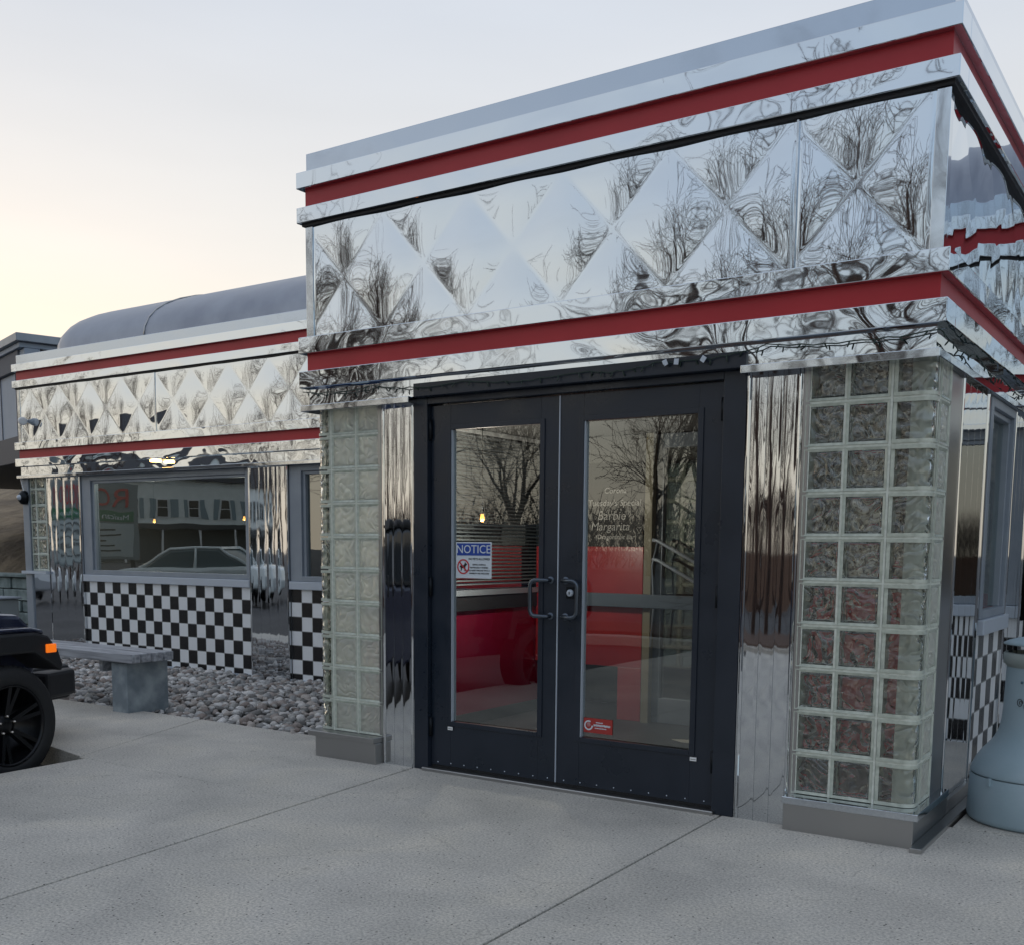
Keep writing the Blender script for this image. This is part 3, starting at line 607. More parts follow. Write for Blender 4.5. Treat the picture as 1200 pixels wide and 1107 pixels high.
# ------------------------------------------------------------------ entrance doors
YD = .02
g = MB()
g.box(-2.497, -2.395, -.045, .11, .0, 2.165); g.box(-.585, -.470, -.045, .11, .0, 2.165); g.box(-2.3945, -.5855, -.045, .11, 2.128, 2.165)
frm = g.build('door_frame', M['door_paint'], diner, bevel=.003)
MB().box(-2.455, -.455, -.100, .05, 2.1655, 2.242).build('door_canopy', M['door_paint'], diner, bevel=.004)
MB().box(-2.42, -.565, -.075, .12, -.01, .022).build('threshold', M['steel'], diner, bevel=.006)
def text_mesh(body, size, loc, rot, mt, name, parent=None, ext=.0006, align='CENTER', font_shear=0):
    c = bpy.data.curves.new(name, 'FONT'); c.body = body; c.size = size; c.extrude = ext; c.align_x = align; c.align_y = 'CENTER'; c.shear = font_shear; c.resolution_u = 3
    t = bpy.data.objects.new(name, c); COL.objects.link(t); bpy.context.view_layer.update()
    me = bpy.data.meshes.new_from_object(t.evaluated_get(bpy.context.evaluated_depsgraph_get())); bpy.data.objects.remove(t)
    me.materials.clear(); me.materials.append(mt); o = bpy.data.objects.new(name, me); COL.objects.link(o); o.location = loc; o.rotation_euler = rot
    if parent: o.parent = parent
    return o
RXF = (R(90), 0, 0)
def door(x0, x1, gx0, gx1, gz0=.30, gz1=1.985, hinge_left=True):
    z0, z1 = .034, 2.122
    g = MB(); g.box(x0, gx0, -.012, .034, z0, z1); g.box(gx1, x1, -.012, .034, z0, z1); g.box(gx0, gx1, -.012, .034, z0, gz0); g.box(gx0, gx1, -.012, .034, gz1, z1)
    d = g.build('door', M['door_paint'], diner, bevel=.002)
    g = MB(); t = .022
    for b in ((gx0-.004-t, gx0+.004, gz0-t, gz1+t), (gx1-.004, gx1+.004+t, gz0-t, gz1+t)): g.box(b[0], b[1], -.019, -.0125, b[2], b[3])
    g.box(gx0+.0045, gx1-.0045, -.019, -.0125, gz0-t, gz0+.004); g.box(gx0+.0045, gx1-.0045, -.019, -.0125, gz1-.004, gz1+t)
    g.build('glazing_bead', M['door_paint'], d, bevel=.0015)
    MB().box(gx0+.004, gx0+.010, -.012, .03, gz0+.004, gz1-.004).build('glazing_gasket', M['alu_light'], d)
    MB().box(gx0+.0105, gx1-.0045, .008, .014, gz0+.0045, gz1-.0045).build('pane', M['door_glass'], d)
    hx = x0+.004 if hinge_left else x1-.004
    for hz in (1.99, 1.09, .26):
        MB().lathe([(0, -.055), (.011, -.055), (.011, .055), (0, .055)], (hx, -.024, hz), 12).build('hinge', M['hinge'], d)
    mx_ = x1-.045 if hinge_left else x0+.045; s_ = -1 if hinge_left else 1
    pts_ = [(mx_, -.012, 1.148), (mx_, -.05, 1.148)]
    for k in range(7): a = R(90*k/6); pts_.append((mx_+s_*(.065+.035*math.sin(a)), -.062, 1.148-.035+.035*math.cos(a)))
    for k in range(7): a = R(90*k/6); pts_.append((mx_+s_*(.065+.035*math.cos(a)), -.062, .952+.035-.035*math.sin(a)))
    pts_ += [(mx_, -.05, .952), (mx_, -.012, .952)]
    g = MB(); g.tube(pts_, .0115, 10)
    for z in (1.148, .952): g.lathe([(0, -.016), (.019, -.016), (.021, -.0125)], (mx_, 0, z), 16, axis='y')
    g.build('handle', M['pull'], d)
    for i in range(9):
        xx = x0+.05+(x1-x0-.1)*i/8
        MB().lathe([(0, -.0155), (.003, -.015), (.004, -.0125)], (xx, 0, .052), 8, axis='y').build('screw', M['alu_light'], d)
    return d
dL = door(-2.392, -1.524, -2.25, -1.640, gz0=.30); dR = door(-1.518, -.588, -1.375, -.722, hinge_left=False)
tag(dL, 'left door leaf with the blue notice in its glass'); tag(dR, 'right door leaf with the round lock and small red sticker')
MB().box(-1.5235, -1.5185, -.018, .03, .036, 2.12).build('meeting_strip', M['alu_light'], dL)
g = MB(); g.lathe([(0, -.030), (.014, -.030), (.019, -.027), (.019, -.0125)], (-1.440, 0, 1.082), 20, axis='y'); g.box(-1.4425, -1.4375, -.0318, -.0302, 1.074, 1.090, 1)
g.build('lock_cylinder', [M['alu_light'], M['hinge']], dR)
MB().box(-1.468, -1.412, -.0155, -.0125, 1.05, 1.114).build('lock_plate', M['hinge'], dR, bevel=.002)
for (xx, zz, nm) in ((-2.246, .262, 0), (-.700, .262, 1)):
    o = MB().box(xx-.018, xx+.018, -.0205, -.0195, zz-.009, zz+.011).build('maker_plate', M['white_plastic'], diner)
    MB().box(xx-.014, xx+.014, -.0212, -.0206, zz-.001, zz+.001).build('maker_plate_line', M['hinge'], o)

# notice and sticker on the glass (stand-alone things)
M['sign_white'] = mat('sign_white', (.62, .68, .74), .4); M['sign_blue'] = mat('sign_blue', (.015, .06, .33), .4); M['sign_red'] = mat('sign_red', (.5, .03, .04), .4); M['ink'] = mat('black_ink', (.01, .01, .012), .5)
nt = thing('notice_sign', 'white and blue NOTICE sign with a crossed-out dog symbol, in the left door glass', 'sign', (-2.098, .004, 1.245))
MB().box(-.125, .125, -.001, .002, -.100, .106).build('sign_plate', M['sign_white'], nt, bevel=.0015)
MB().box(-.117, .117, -.0025, -.0012, .030, .099).build('header_panel', M['sign_blue'], nt)
text_mesh('NOTICE', .066, (0, -.0034, .0635), RXF, M['sign_white'], 'header_text', nt)
g = MB(); n_ = 40
for (ra, rb) in ((.035, .043),):
    V = [(rr*math.cos(2*math.pi*k/n_), yy, rr*math.sin(2*math.pi*k/n_)) for yy in (-.0026, -.0012) for rr in (ra, rb) for k in range(n_)]
    F = []
    for k in range(n_):
        k2 = (k+1) % n_; F += [(k, k2, n_+k2, n_+k), (2*n_+k, 3*n_+k, 3*n_+k2, 2*n_+k2), (k, 2*n_+k, 2*n_+k2, k2), (n_+k, n_+k2, 3*n_+k2, 3*n_+k)]
    g.add(V, F)
c_, s_ = math.cos(R(-45)), math.sin(R(-45)); hw = .0038
bar = [(-.037*c_-hw*s_, -.037*s_+hw*c_), (-.037*c_+hw*s_, -.037*s_-hw*c_), (.037*c_+hw*s_, .037*s_-hw*c_), (.037*c_-hw*s_, .037*s_+hw*c_)]
g.prism([(p[0], p[1]) for p in bar], -.0042, -.0030, axis='y'); g.build('prohibition_ring', M['sign_red'], nt, loc=(-.072, 0, -.034))
dog = [(-.026,-.004),(-.022,.006),(-.012,.009),(.004,.008),(.010,.020),(.013,.028),(.017,.020),(.026,.016),(.025,.010),(.016,.004),(.014,-.008),(.015,-.026),(.010,-.026),(.007,-.010),(-.010,-.008),(-.013,-.024),(-.018,-.024),(-.017,-.008),(-.021,-.002)]
MB().prism(dog, -.0026, -.0012, axis='y').build('dog_symbol', M['ink'], nt, loc=(-.072, 0, -.034))
text_mesh('NO PETS ALLOWED', .0165, (.040, -.0024, .010), RXF, M['ink'], 'sign_text', nt)
for i, s in enumerate(('SERVICE ANIMALS', 'INDIVIDUALLY TRAINED', 'TO ASSIST PERSONS WITH A', 'DISABILITY ARE WELCOME')):
    text_mesh(s, .0115, (.040, -.0024, -.022-.0165*i), RXF, M['ink'], 'sign_text', nt)
sk = thing('door_sticker', 'small red rectangular sticker with a white ring emblem, low in the right door glass', 'sticker', (-1.268, .004, .372))
MB().box(-.088, .088, -.001, .0015, -.040, .040).build('sticker_sheet', mat('sticker_red', (.38, .035, .03), .5), sk)
g = MB(); V = []; F = []; n_ = 30
for k in range(n_+1):
    a = R(60+300*k/n_)
    for rr in (.019, .027): V += [(rr*math.cos(a), -.0022, rr*math.sin(a)), (rr*math.cos(a), -.0012, rr*math.sin(a))]
for k in range(n_): a = 4*k; F += [(a, a+2, a+6, a+4), (a+1, a+5, a+7, a+3), (a, a+4, a+5, a+1), (a+2, a+3, a+7, a+6)]
g.add(V, F); g.build('ring_emblem', M['sign_white'], sk, loc=(-.057, 0, 0))
MB().lathe([(0, -.003), (.008, -.0026), (.012, -.0012)], (-.057, 0, .004), 16, axis='y').build('emblem_dot', mat('emblem_pink', (.45, .2, .2), .5), sk)
for s, z, sz_ in (('Protected by', .017, .011), ('EVERGREEN ALARM', .002, .0125), ('1-800-555-0147', -.014, .0105)):
    pass
# the sticker's small lines of lettering are too fine to read in the photograph: short raised strokes
for (x0, x1, z, h) in ((-.012, .030, .018, .0035), (-.026, .075, .003, .0065), (-.018, .050, -.013, .0035)):
    g = MB(); xx = x0; rr_ = random.Random(int(x0*1e4))
    while xx < x1:
        w_ = rr_.uniform(.002, .005); g.box(xx, xx+w_, -.0018, -.0011, z-h*rr_.uniform(.6, 1), z+h*rr_.uniform(.6, 1)); xx += w_+.0012
    g.build('fine_lettering', M['sign_white'], sk)

MB().box(-2.39, -.59, -.008, .05, .0225, .0335).build('leak_strip', M['rubber'], diner)  # strip added to stop interior light leaking under the doors
# ------------------------------------------------------------------ entrance interior
M['inner_floor'] = add_mottle(mat('dark_mat_floor', (.05, .05, .052), .5), 3, (.035, .035, .038), (.07, .07, .072))
g = MB(); g.box(XL+.06, XR-.05, .13, 3.0, -.02, .012); g.build('entrance_floor', M['inner_floor'], diner)
g = MB()
g.box(-3.17, -3.12, .30, 3.0, .10, .86); g.box(-3.165, -3.1, .30, 3.0, .861, .97, 1)
g.build('red_wainscot', [M['interior_red_l'], M['interior_dark']], diner)
MB().box(-3.17, -3.11, .30, 3.0, .012, .099).build('skirting', M['interior_dark'], diner)
g = MB(); g.box(-3.17, -3.12, .30, 1.0, .98, 2.16); g.box(-3.17, -3.12, 2.5, 3.0, .98, 2.16); g.build('interior_wall', M['interior_grey'], diner)
g = MB(); g.box(-3.16, -3.09, .98, 2.52, .971, 1.01); g.box(-3.16, -3.10, .98, 1.02, 1.0105, 2.16); g.box(-3.16, -3.10, 2.48, 2.52, 1.0105, 2.16); g.build('interior_window_frame', M['alu_light'], diner)
bl = thing('window_blinds', 'pale horizontal slat blinds in the window seen through the left door', 'blinds', (-3.115, 1.02, 1.05))
g = MB()
for k in range(40):
    z = k*.027; g.add([(-.012, 0, z+.006), (.010, 0, z-.004), (.010, 1.45, z-.004), (-.012, 1.45, z+.006)], [(0,1,2,3)]); g.add([(-.012, 0, z+.007), (.010, 0, z-.003), (.010, 1.45, z-.003), (-.012, 1.45, z+.007)], [(3,2,1,0)])
g.build('slats', mat('blind_slats', (.24, .27, .29), .5), bl)
MB().box(-.016, .014, -.005, 1.455, 1.085, 1.11).build('head_rail', M['white_plastic'], bl)
# back wall with inner door, red pier and chalkboard
YI = 2.30
g = MB(); g.box(-3.11, -2.10, YI, YI+.06, 1.34, 2.16); g.build('inner_back_wall', M['interior_grey'], diner)
g = MB(); g.box(-3.11, -2.16, YI-.05, YI+.06, .42, 1.335); g.box(-2.36, -2.16, YI-.05, YI+.06, .012, .419); g.build('red_counter_panel', M['interior_red'], diner, bevel=.004)
g = MB(); g.box(-2.10, -2.03, YI, YI+.08, .012, 2.16); g.box(-.95, -.88, YI, YI+.08, .012, 2.16); g.box(-2.03, -.95, YI, YI+.08, 2.06, 2.16); g.box(-2.03, -.95, YI, YI+.08, .012, .2); g.box(-1.60, -1.55, YI, YI+.08, .2, 2.06)
idr = g.build('inner_door', M['alu'], diner, bevel=.003); MB().box(-2.0295, -1.6005, YI+.03, YI+.036, .2005, 2.0595).build('pane', M['window_glass'], idr)
MB().box(-.85, XR-.06, YI, YI+.08, 1.06, 2.16).build('inner_side_wall', add_mottle(mat('cream_wall', (.42, .40, .36), .7), 7, (.10, .09, .09), (.62, .58, .52), lo=.42, hi=.58), diner)
MB().box(-.85, XR-.06, YI-.02, YI+.08, .012, 1.059).build('red_wainscot', M['interior_red'], diner)
for k in range(3): MB().box(-.72+.36*k, -.50+.36*k, YI-.012, YI-.001, 1.30+.07*(k % 2), 1.62+.07*(k % 2)).build('contrast_panel', M['interior_dark'] if k % 2 else M['white_plastic'], diner)  # panels added as contrast for glints in the glass blocks
MB().box(-2.98, -1.50, YI-.16, YI-.10, .885, .985).build('push_bar', add_mottle(mat('bar_paint', (.10, .14, .19), .4), 3, (.09,.13,.18), (.12,.16,.21)), idr, bevel=.004)
MB().box(-2.14, -2.08, YI-.08, YI-.02, .012, 2.16).build('wooden_post', mat('pine', (.30, .27, .19), .6), diner)
cb = thing('chalkboard', 'black chalkboard with handwritten drink special, above the red panel behind the right door', 'chalkboard', (-2.52, YI-.02, 1.635))
MB().box(-.36, .34, -.006, .012, -.31, .32).build('board', mat('chalkboard_black', (.012, .012, .014), .6), cb, bevel=.002)
M['chalk'] = mat('chalk', (.66, .64, .62), .9)
for s, xx, z, sz_ in (('Corona', .10, .12, .062), ("Tuesday's Special", .09, .028, .066), ('Barbie', .07, -.068, .095), ('Margarita', .06, -.150, .088), ('(Dragonfruit Bar)', .11, -.228, .050)):
    text_mesh(s, sz_, (xx, -.0075, z), RXF, M['chalk'], 'chalk_writing', cb, .0005, font_shear=.15)
g = MB()
for s in (-1, 1): g.tube([(.31, -.008, -.20), (.31+s*.014, -.008, -.175), (.31+s*.024, -.008, -.160), (.31+s*.018, -.008, -.150), (.31, -.008, -.160)], .0022, 5)
g.build('heart_doodle', M['chalk'], cb)
hr = thing('handrail', 'pair of sloping silver handrails seen through the right door glass', 'handrail', (-2.02, YI-.14, 1.1))
g = MB(); g.tube([(-.02, 0, .285), (.02, 0, .28), (.95, .02, -.20)], .013, 8); g.build('upper_rail', M['alu_light'], hr)
g = MB(); g.tube([(-.02, 0, .145), (.02, 0, .14), (.95, .02, -.34)], .013, 8); g.build('lower_rail', M['alu_light'], hr)
g = MB(); g.tube([(.02, 0, .28), (-.02, .0, .1), (.0, .0, -.2), (-.02, 0, -.5)], .008, 8); g.build('rail_post', M['alu'], hr)
M['paper'] = mat('pale_patch', (.75, .70, .58), .8)
for i, (x, y, a, sx_, sy_) in enumerate(((-1.95, 1.20, .2, .22, .10), (-1.62, 1.35, -.15, .22, .07), (-1.30, 1.70, .1, .30, .09), (-.98, 1.45, -.1, .24, .06), (-1.1, 2.0, .1, .25, .06), (-2.45, 1.5, .1, .18, .08))):
    q = [(x+sx_*math.cos(t)*(1+.25*math.cos(3*t+i)), y+sy_*math.sin(t)*(1+.2*math.sin(2*t+i))) for t in [R(45*k) for k in range(8)]]
    tag(MB().prism(q, .0125, .016).build('floor_tile', M['paper'], None), 'pale irregular patch in the dark entrance floor', 'floor patch', 'pale patches in the dark entrance floor')

# ------------------------------------------------------------------ lamps (lit)
def emit(name, col, st):
    m_ = bpy.data.materials.new(name); m_.use_nodes = True; b = m_.node_tree.nodes['Principled BSDF']; b.inputs['Base Color'].default_value = (*col, 1)
    b.inputs['Emission Color'].default_value = (*col, 1); b.inputs['Emission Strength'].default_value = st; return m_
M['bulb'] = emit('warm_bulb', (1.0, .40, .08), 3.2)
M['glow_disc'] = emit('warm_glow', (1.0, .55, .18), 9)
def pendant(x, y, z, label, zt=2.49, pw=7):
    t = thing('pendant_lamp', label, 'lamp', (x, y, z), 0, 'lit pendant lamps inside the diner')
    MB().lathe([(0, -.026), (.010, -.021), (.015, -.006), (.013, .010), (.010, .026), (0, .028)], n=12).build('bulb', M['bulb'], t)
    g = MB(); g.lathe([(.014, .026), (.016, .05), (.006, .06)], n=10); g.tube([(0, 0, .055), (0, 0, zt-z)], .004, 5); g.build('cord', M['hinge'], t)
    ld = bpy.data.lights.new('lamp_light', 'POINT'); ld.energy = pw; ld.color = (1.0, .88, .74); ld.shadow_soft_size = .04; lo = bpy.data.objects.new('lamp_light', ld); COL.objects.link(lo); lo.parent = t; lo.location = (0, 0, -.09)
    return t
pendant(-9.96, 3.9, 1.62, 'lit pendant bulb in the middle of the large dining car window')
pendant(-8.52, 4.1, 1.646, 'lit pendant bulb at the right edge of the large dining car window')
pendant(-9.75, 3.6, 2.25, 'small lit bulb high in the left part of the large dining car window')
pendant(-9.24, 3.6, 2.25, 'small lit bulb high near the middle of the large dining car window')
pendant(-2.75, 1.0, 1.52, 'lit pendant bulb behind the left door glass', 2.165, 20)
# warm glow under the soffit, added in place of a lamp's reflection
t = thing('soffit_glow', 'warm glowing disc under the dining car soffit, standing in for a reflected lamp', 'lamp', (-8.56, 2.86, 2.262))
MB().lathe([(0, -.035), (.06, -.032), (.065, -.012), (.04, -.002)], n=20).build('lens', M['glow_disc'], t); MB().box(-.09, .09, -.05, .085, -.001, .012).build('housing', M['alu_light'], t)
# bullet floodlight on the quilted panel, security camera on the post
t = thing('floodlight', 'small white bullet floodlight fixed on the leftmost quilted panel', 'floodlight', (-11.22, 2.90, 2.84))
t.scale = (.62, .62, .62)
g = MB(); g.lathe([(0, -.02), (.025, -.02), (.03, .02), (.055, .10), (.075, .14), (.08, .24), (.06, .25), (0, .245)], n=20, axis='x'); g.build('head', M['white_plastic'], t, rot=(0, R(8), R(-18)))
g = MB(); g.lathe([(0, 0), (.035, 0), (.035, -.03), (0, -.032)], n=16, axis='y'); g.tube([(0, .05, 0), (0, -.0, 0)], .014, 8); g.build('bracket', M['white_plastic'], t, loc=(.0, .04, 0))
t = thing('security_camera', 'dark dome security camera on the end post of the dining car', 'camera', (-11.30, 2.95, 1.90))
g = MB(); g.lathe([(0, -.06), (.05, -.05), (.085, -.02), (.09, .02), (.06, .04), (0, .045)], n=20, axis='y'); g.build('housing', M['hinge'], t)
MB().lathe([(0, -.085), (.025, -.078), (.036, -.052)], n=14, axis='y').build('lens', M['alu_light'], t)
g = MB(); g.tube([(.04, .0, .03), (.0, -.0, .12), (-.05, .01, .22), (-.02, .01, .27)], .008, 6); g.build('cable', M['white_plastic'], t)

# ------------------------------------------------------------------ string lights along the soffit
sl = thing('string_lights', 'dark green unlit fairy light string hung under the entrance soffit', 'string lights', (-1.4, -.12, 2.22))
M['wire'] = mat('green_wire', (.012, .03, .022), .5)
def run(pts, n, sag, seed):
    rr = random.Random(seed); P0 = [Vector(p) for p in pts]; out = []
    for a, b in zip(P0[:-1], P0[1:]):
        for k in range(n): t = k/n; p = a.lerp(b, t); p.z -= sag*4*t*(1-t) - rr.uniform(-.006, .006); p.x += rr.uniform(-.004, .004); out.append(p)
    out.append(P0[-1]); return out
w_pts = run([(XL-.02, YU-.035, 2.255), (-2.75, YU-.03, 2.248), (-2.1, -.112, 2.222), (-1.3, -.112, 2.215), (-.9, -.112, 2.225), (-.35, YU-.03, 2.255), (XR+.02, YU-.03, 2.245)], 14, .02, 3) + run([(XR+.03, YU, 2.24), (XR+.03, .6, 2.245), (XR+.03, 1.3, 2.23), (XR+.03, 2.2, 2.24)], 14, .03, 4)
org = Vector((-1.4, -.12, 2.22))
g = MB(); g.tube([p-org for p in w_pts], .0030, 5); g.build('wire', M['wire'], sl)
g = MB(); g.lathe([(0, 0), (.0035, -.002), (.004, -.017), (.003, -.026), (0, -.029)], n=6); pr = g.build('bulb', M['wire'], sl); first = True
for i, p in enumerate(w_pts[1::2]):
    o = pr if first else pr.copy()
    if not first: COL.objects.link(o); o.parent = sl
    first = False; o.location = p-org; o.rotation_euler = (random.uniform(-.7, .7), random.uniform(-.9, .9), 0)
for i, x in enumerate((-.86, -.80, -.66)):
    t_ = MB().box(-.012, .012, -.0015, .0015, -.014, .014).build('clip', M['alu_light'], sl, loc=Vector((x, -.125, 2.217))-org, rot=(0, .5*i-.4, 0))

# ------------------------------------------------------------------ bench
bn = thing('bench', 'low weathered grey plank bench on concrete blocks at the gravel edge', 'bench', (-5.6, .2, 0))
M['wood'] = add_bump(add_mottle(mat('weathered_wood', (.2, .2, .21), .7), 5, (.20, .21, .235), (.42, .44, .48), sc=(.35, 6, 6), detail=8), [((.4, 8, 8), 6, 4, .004, 0)])
for k in range(4):
    y = .0+k*.108; MB().box(-2.6+random.uniform(-.01, .01), .10-(.0, .01, .0, .012)[k], y, y+.084, .405, .475).build('plank', M['wood'], bn, bevel=.006)
M['cinder'] = add_bump(add_mottle(mat('concrete_block', (.2, .22, .24), .85), 6, (.19, .23, .26), (.36, .41, .44), detail=9, lo=.42, hi=.68), [((1,1,1), 60, 3, .004, 0)])
for x in (-.225, -2.4):
    MB().box(x, x+.195, .05, .44, -.03, .395).build('block_support', M['cinder'], bn, bevel=.006)
MB().box(-.45, -.41, .1, .38, .30, .404).build('batten', M['wood'], bn, bevel=.003)

# ------------------------------------------------------------------ trash can
tc_ = thing('trash_can', 'pale blue bottle-shaped plastic trash can at the right edge', 'trash can', (.779, .769, 0))
M['blue_pl'] = add_bump(add_mottle(mat('blue_plastic', (.2, .35, .45), .45), 3.5, (.32, .43, .49), (.38, .48, .54)), [((1,1,1), 90, 2, .0006, 0)])
MB().lathe([(0, 0), (.29, 0), (.308, .012), (.312, .03), (.307, .225), (.303, .232)], n=64).build('base', M['blue_pl'], tc_)
MB().lathe([(.29, .226), (.296, .234), (.306, .238), (.306, .246), (.298, .27), (.282, .305), (.258, .342), (.228, .376), (.204, .41), (.186, .452), (.176, .50), (.172, .56), (.168, .765)], n=64).build('shoulder', M['blue_pl'], tc_)
MB().lathe([(.168, .766), (.172, .775), (.184, .782), (.185, .83), (.178, .835), (.150, .835), (.150, .72)], n=64).build('neck_ring', add_mottle(mat('dusty_plastic', (.32, .36, .34), .6), 6, (.28, .33, .32), (.38, .41, .39)), tc_)
MB().lathe([(.0, .876), (.17, .872), (.187, .874), (.188, .880), (.165, .892), (.12, .905), (.06, .914), (0, .917)], n=64).build('lid', M['blue_pl'], tc_)
g = MB()
for k in range(8): a = R(45*k+20); g.box(.158*math.cos(a)-.008, .158*math.cos(a)+.008, .158*math.sin(a)-.008, .158*math.sin(a)+.008, .80, .877)
g.build('lid_support', M['hinge'], tc_)
g = MB(); a0 = R(228)
for k in range(16): pass
def on_neck(a, z, r_=.1745): return (r_*math.cos(a), r_*math.sin(a), z)
g.tube([on_neck(R(243)+.10*math.cos(t)*(1-t/14)+t*.004, .60+.022*math.sin(t)*(1-t/16)) for t in [i*.5 for i in range(22)]], .0016, 5)
g.tube([on_neck(R(251)+.06*i/8, .595-.02*math.sin(i*.9)) for i in range(10)], .0016, 5); g.build('scroll_emblem', M['ink'], tc_)
g = MB(); g.tube([on_neck(R(244)+.05*i/6, .70) for i in range(7)], .006, 4); g.build('latch', mat('dull_blue', (.08, .15, .2), .5), tc_)
MB().box(-.008, .008, -.013, .004, .20, .236).build('clasp', M['blue_pl'], tc_, loc=(.307*math.cos(R(236)), .307*math.sin(R(236)), 0), rot=(0, 0, R(236+90)))

# ------------------------------------------------------------------ vehicles
M['tyre'] = add_bump(mat('tyre', (.012, .013, .015), .7), [((1,1,1), 40, 2, .002, 0)])
M['rim_dark'] = mat('dark_rim', (.012, .013, .016), .25, .6); M['lug'] = mat('lug_nut', (.6, .55, .5), .25, 1)
M['blackplastic'] = add_bump(mat('black_trim', (.010, .011, .014), .55), [((1,1,1), 80, 2, .001, 0)])
M['amber'] = mat('amber_lens', (.9, .16, .01), .2); nodes(M['amber'])[2].inputs['Emission Color'].default_value = (1, .2, .01, 1); nodes(M['amber'])[2].inputs['Emission Strength'].default_value = .5
M['car_glass'] = mat('car_glass', (.02, .025, .03), .04, 0, Specular_IOR_Level=.9)
def paint(name, c, r_=.22): 
    return mat(name, c, r_, 0, Coat_Weight=.7, Coat_Roughness=.05)
def wheel(parent, x, y, z, r_, side, wid=.22, spokes=6, name='wheel', rimmat=None):
    """axle along x; side=+1 outer face towards +x"""
    s = side; g = MB()
    g.lathe([(r_*.62, -wid*.5*s), (r_*.90, -wid*.5*s), (r_*.985, -wid*.38*s), (r_, -wid*.2*s), (r_, wid*.2*s), (r_*.985, wid*.38*s), (r_*.92, wid*.5*s), (r_*.74, wid*.52*s), (r_*.68, wid*.46*s), (r_*.66, wid*.3*s)], n=56, axis='x')
    for k in range(60):
        a = 2*math.pi*k/60; c, q = math.cos(a), math.sin(a); rr = r_*1.0
        t = Vector((0, -q, c)); nrm = Vector((0, c, q)); w2 = .010
        for xs_ in (-wid*.35, -wid*.11, wid*.13):
            cc = nrm*rr; v = []
            for (dx, dt, dn) in ((0,-w2,-.004),(wid*.22,-w2,-.004),(wid*.22,w2,-.004),(0,w2,-.004),(0,-w2*.8,.0025),(wid*.22,-w2*.8,.0025),(wid*.22,w2*.8,.0025),(0,w2*.8,.0025)):
                p = cc + t*dt + nrm*dn; v.append((xs_+dx, p.y, p.z))
            g.add(v, [(0,3,2,1),(4,5,6,7),(0,1,5,4),(1,2,6,5),(2,3,7,6),(3,0,4,7)])
    wh = g.build(name, M['tyre'], parent, loc=(x, y, z))
    g = MB(); g.lathe([(r_*.70, wid*.47*s), (r_*.665, wid*.49*s), (r_*.64, wid*.42*s), (r_*.60, -wid*.2*s), (r_*.2, -wid*.25*s), (0, -wid*.25*s)], n=48, axis='x')
    g.lathe([(0, wid*.30*s), (r_*.10, wid*.31*s), (r_*.14, wid*.26*s), (r_*.20, wid*.22*s), (r_*.2, -wid*.2*s)], n=24, axis='x')
    for k in range(spokes):
        a0 = 2*math.pi*k/spokes+.35
        for da, hw_ in ((-.13, .035), (.13, .035)):
            a1 = a0+da; pi_ = Vector((0, math.cos(a0+da*.6), math.sin(a0+da*.6)))*r_*.16; po = Vector((0, math.cos(a1), math.sin(a1)))*r_*.655
            t = Vector((0, -math.sin(a1), math.cos(a1)))*r_*hw_
            v = [(wid*.27*s, *(pi_-t).yz), (wid*.27*s, *(pi_+t).yz), (wid*.44*s, *(po+t).yz), (wid*.44*s, *(po-t).yz), (wid*.05*s, *(pi_-t).yz), (wid*.05*s, *(pi_+t).yz), (wid*.28*s, *(po+t).yz), (wid*.28*s, *(po-t).yz)]
            g.add(v, [(0,1,2,3),(7,6,5,4),(0,4,5,1),(1,5,6,2),(2,6,7,3),(3,7,4,0)])
    g.build('rim', rimmat or M['rim_dark'], wh)
    for k in range(5):
        a = 2*math.pi*k/5+.3; MB().lathe([(.0, wid*.36*s), (.008, wid*.35*s), (.010, wid*.24*s)], (0, r_*.155*math.cos(a), r_*.155*math.sin(a)), 8, axis='x').build('lug_nut', M['lug'], wh)
    return wh
# dark off-road vehicle nosing in to the walk (local: +y forward, origin under its centre on the asphalt)
sv = thing('offroad_vehicle', 'dark blue off-road vehicle with black flares parked nose-in at the left edge', 'car', (-5.26, -2.70, -.15), R(11.6))
PB = paint('midnight_paint', (.012, .017, .045))
g = MB()   # body tub and hood profile in y-z, extruded in x
g.prism([(-1.85, .42), (1.62, .42), (1.66, .60), (1.64, .94), (1.55, 1.02), (.55, 1.10), (.50, 1.14), (-1.85, 1.14)], -.66, .66, axis='x'); g.build('body', PB, sv, bevel=.05)
g = MB(); g.prism([(.56, 1.08), (1.50, 1.00), (1.56, 1.03), (1.50, 1.07), (.60, 1.16)], -.52, .52, axis='x'); g.build('hood', PB, sv, bevel=.025)
g = MB(); g.prism([(-1.84, 1.14), (.48, 1.14), (.18, 1.60), (-1.84, 1.62)], -.62, .62, axis='x'); g.build('cabin', M['car_glass'], sv, bevel=.04)
g = MB(); g.prism([(-1.88, 1.60), (.22, 1.60), (.16, 1.68), (-1.86, 1.70)], -.65, .65, axis='x'); g.build('roof', M['blackplastic'], sv, bevel=.03)
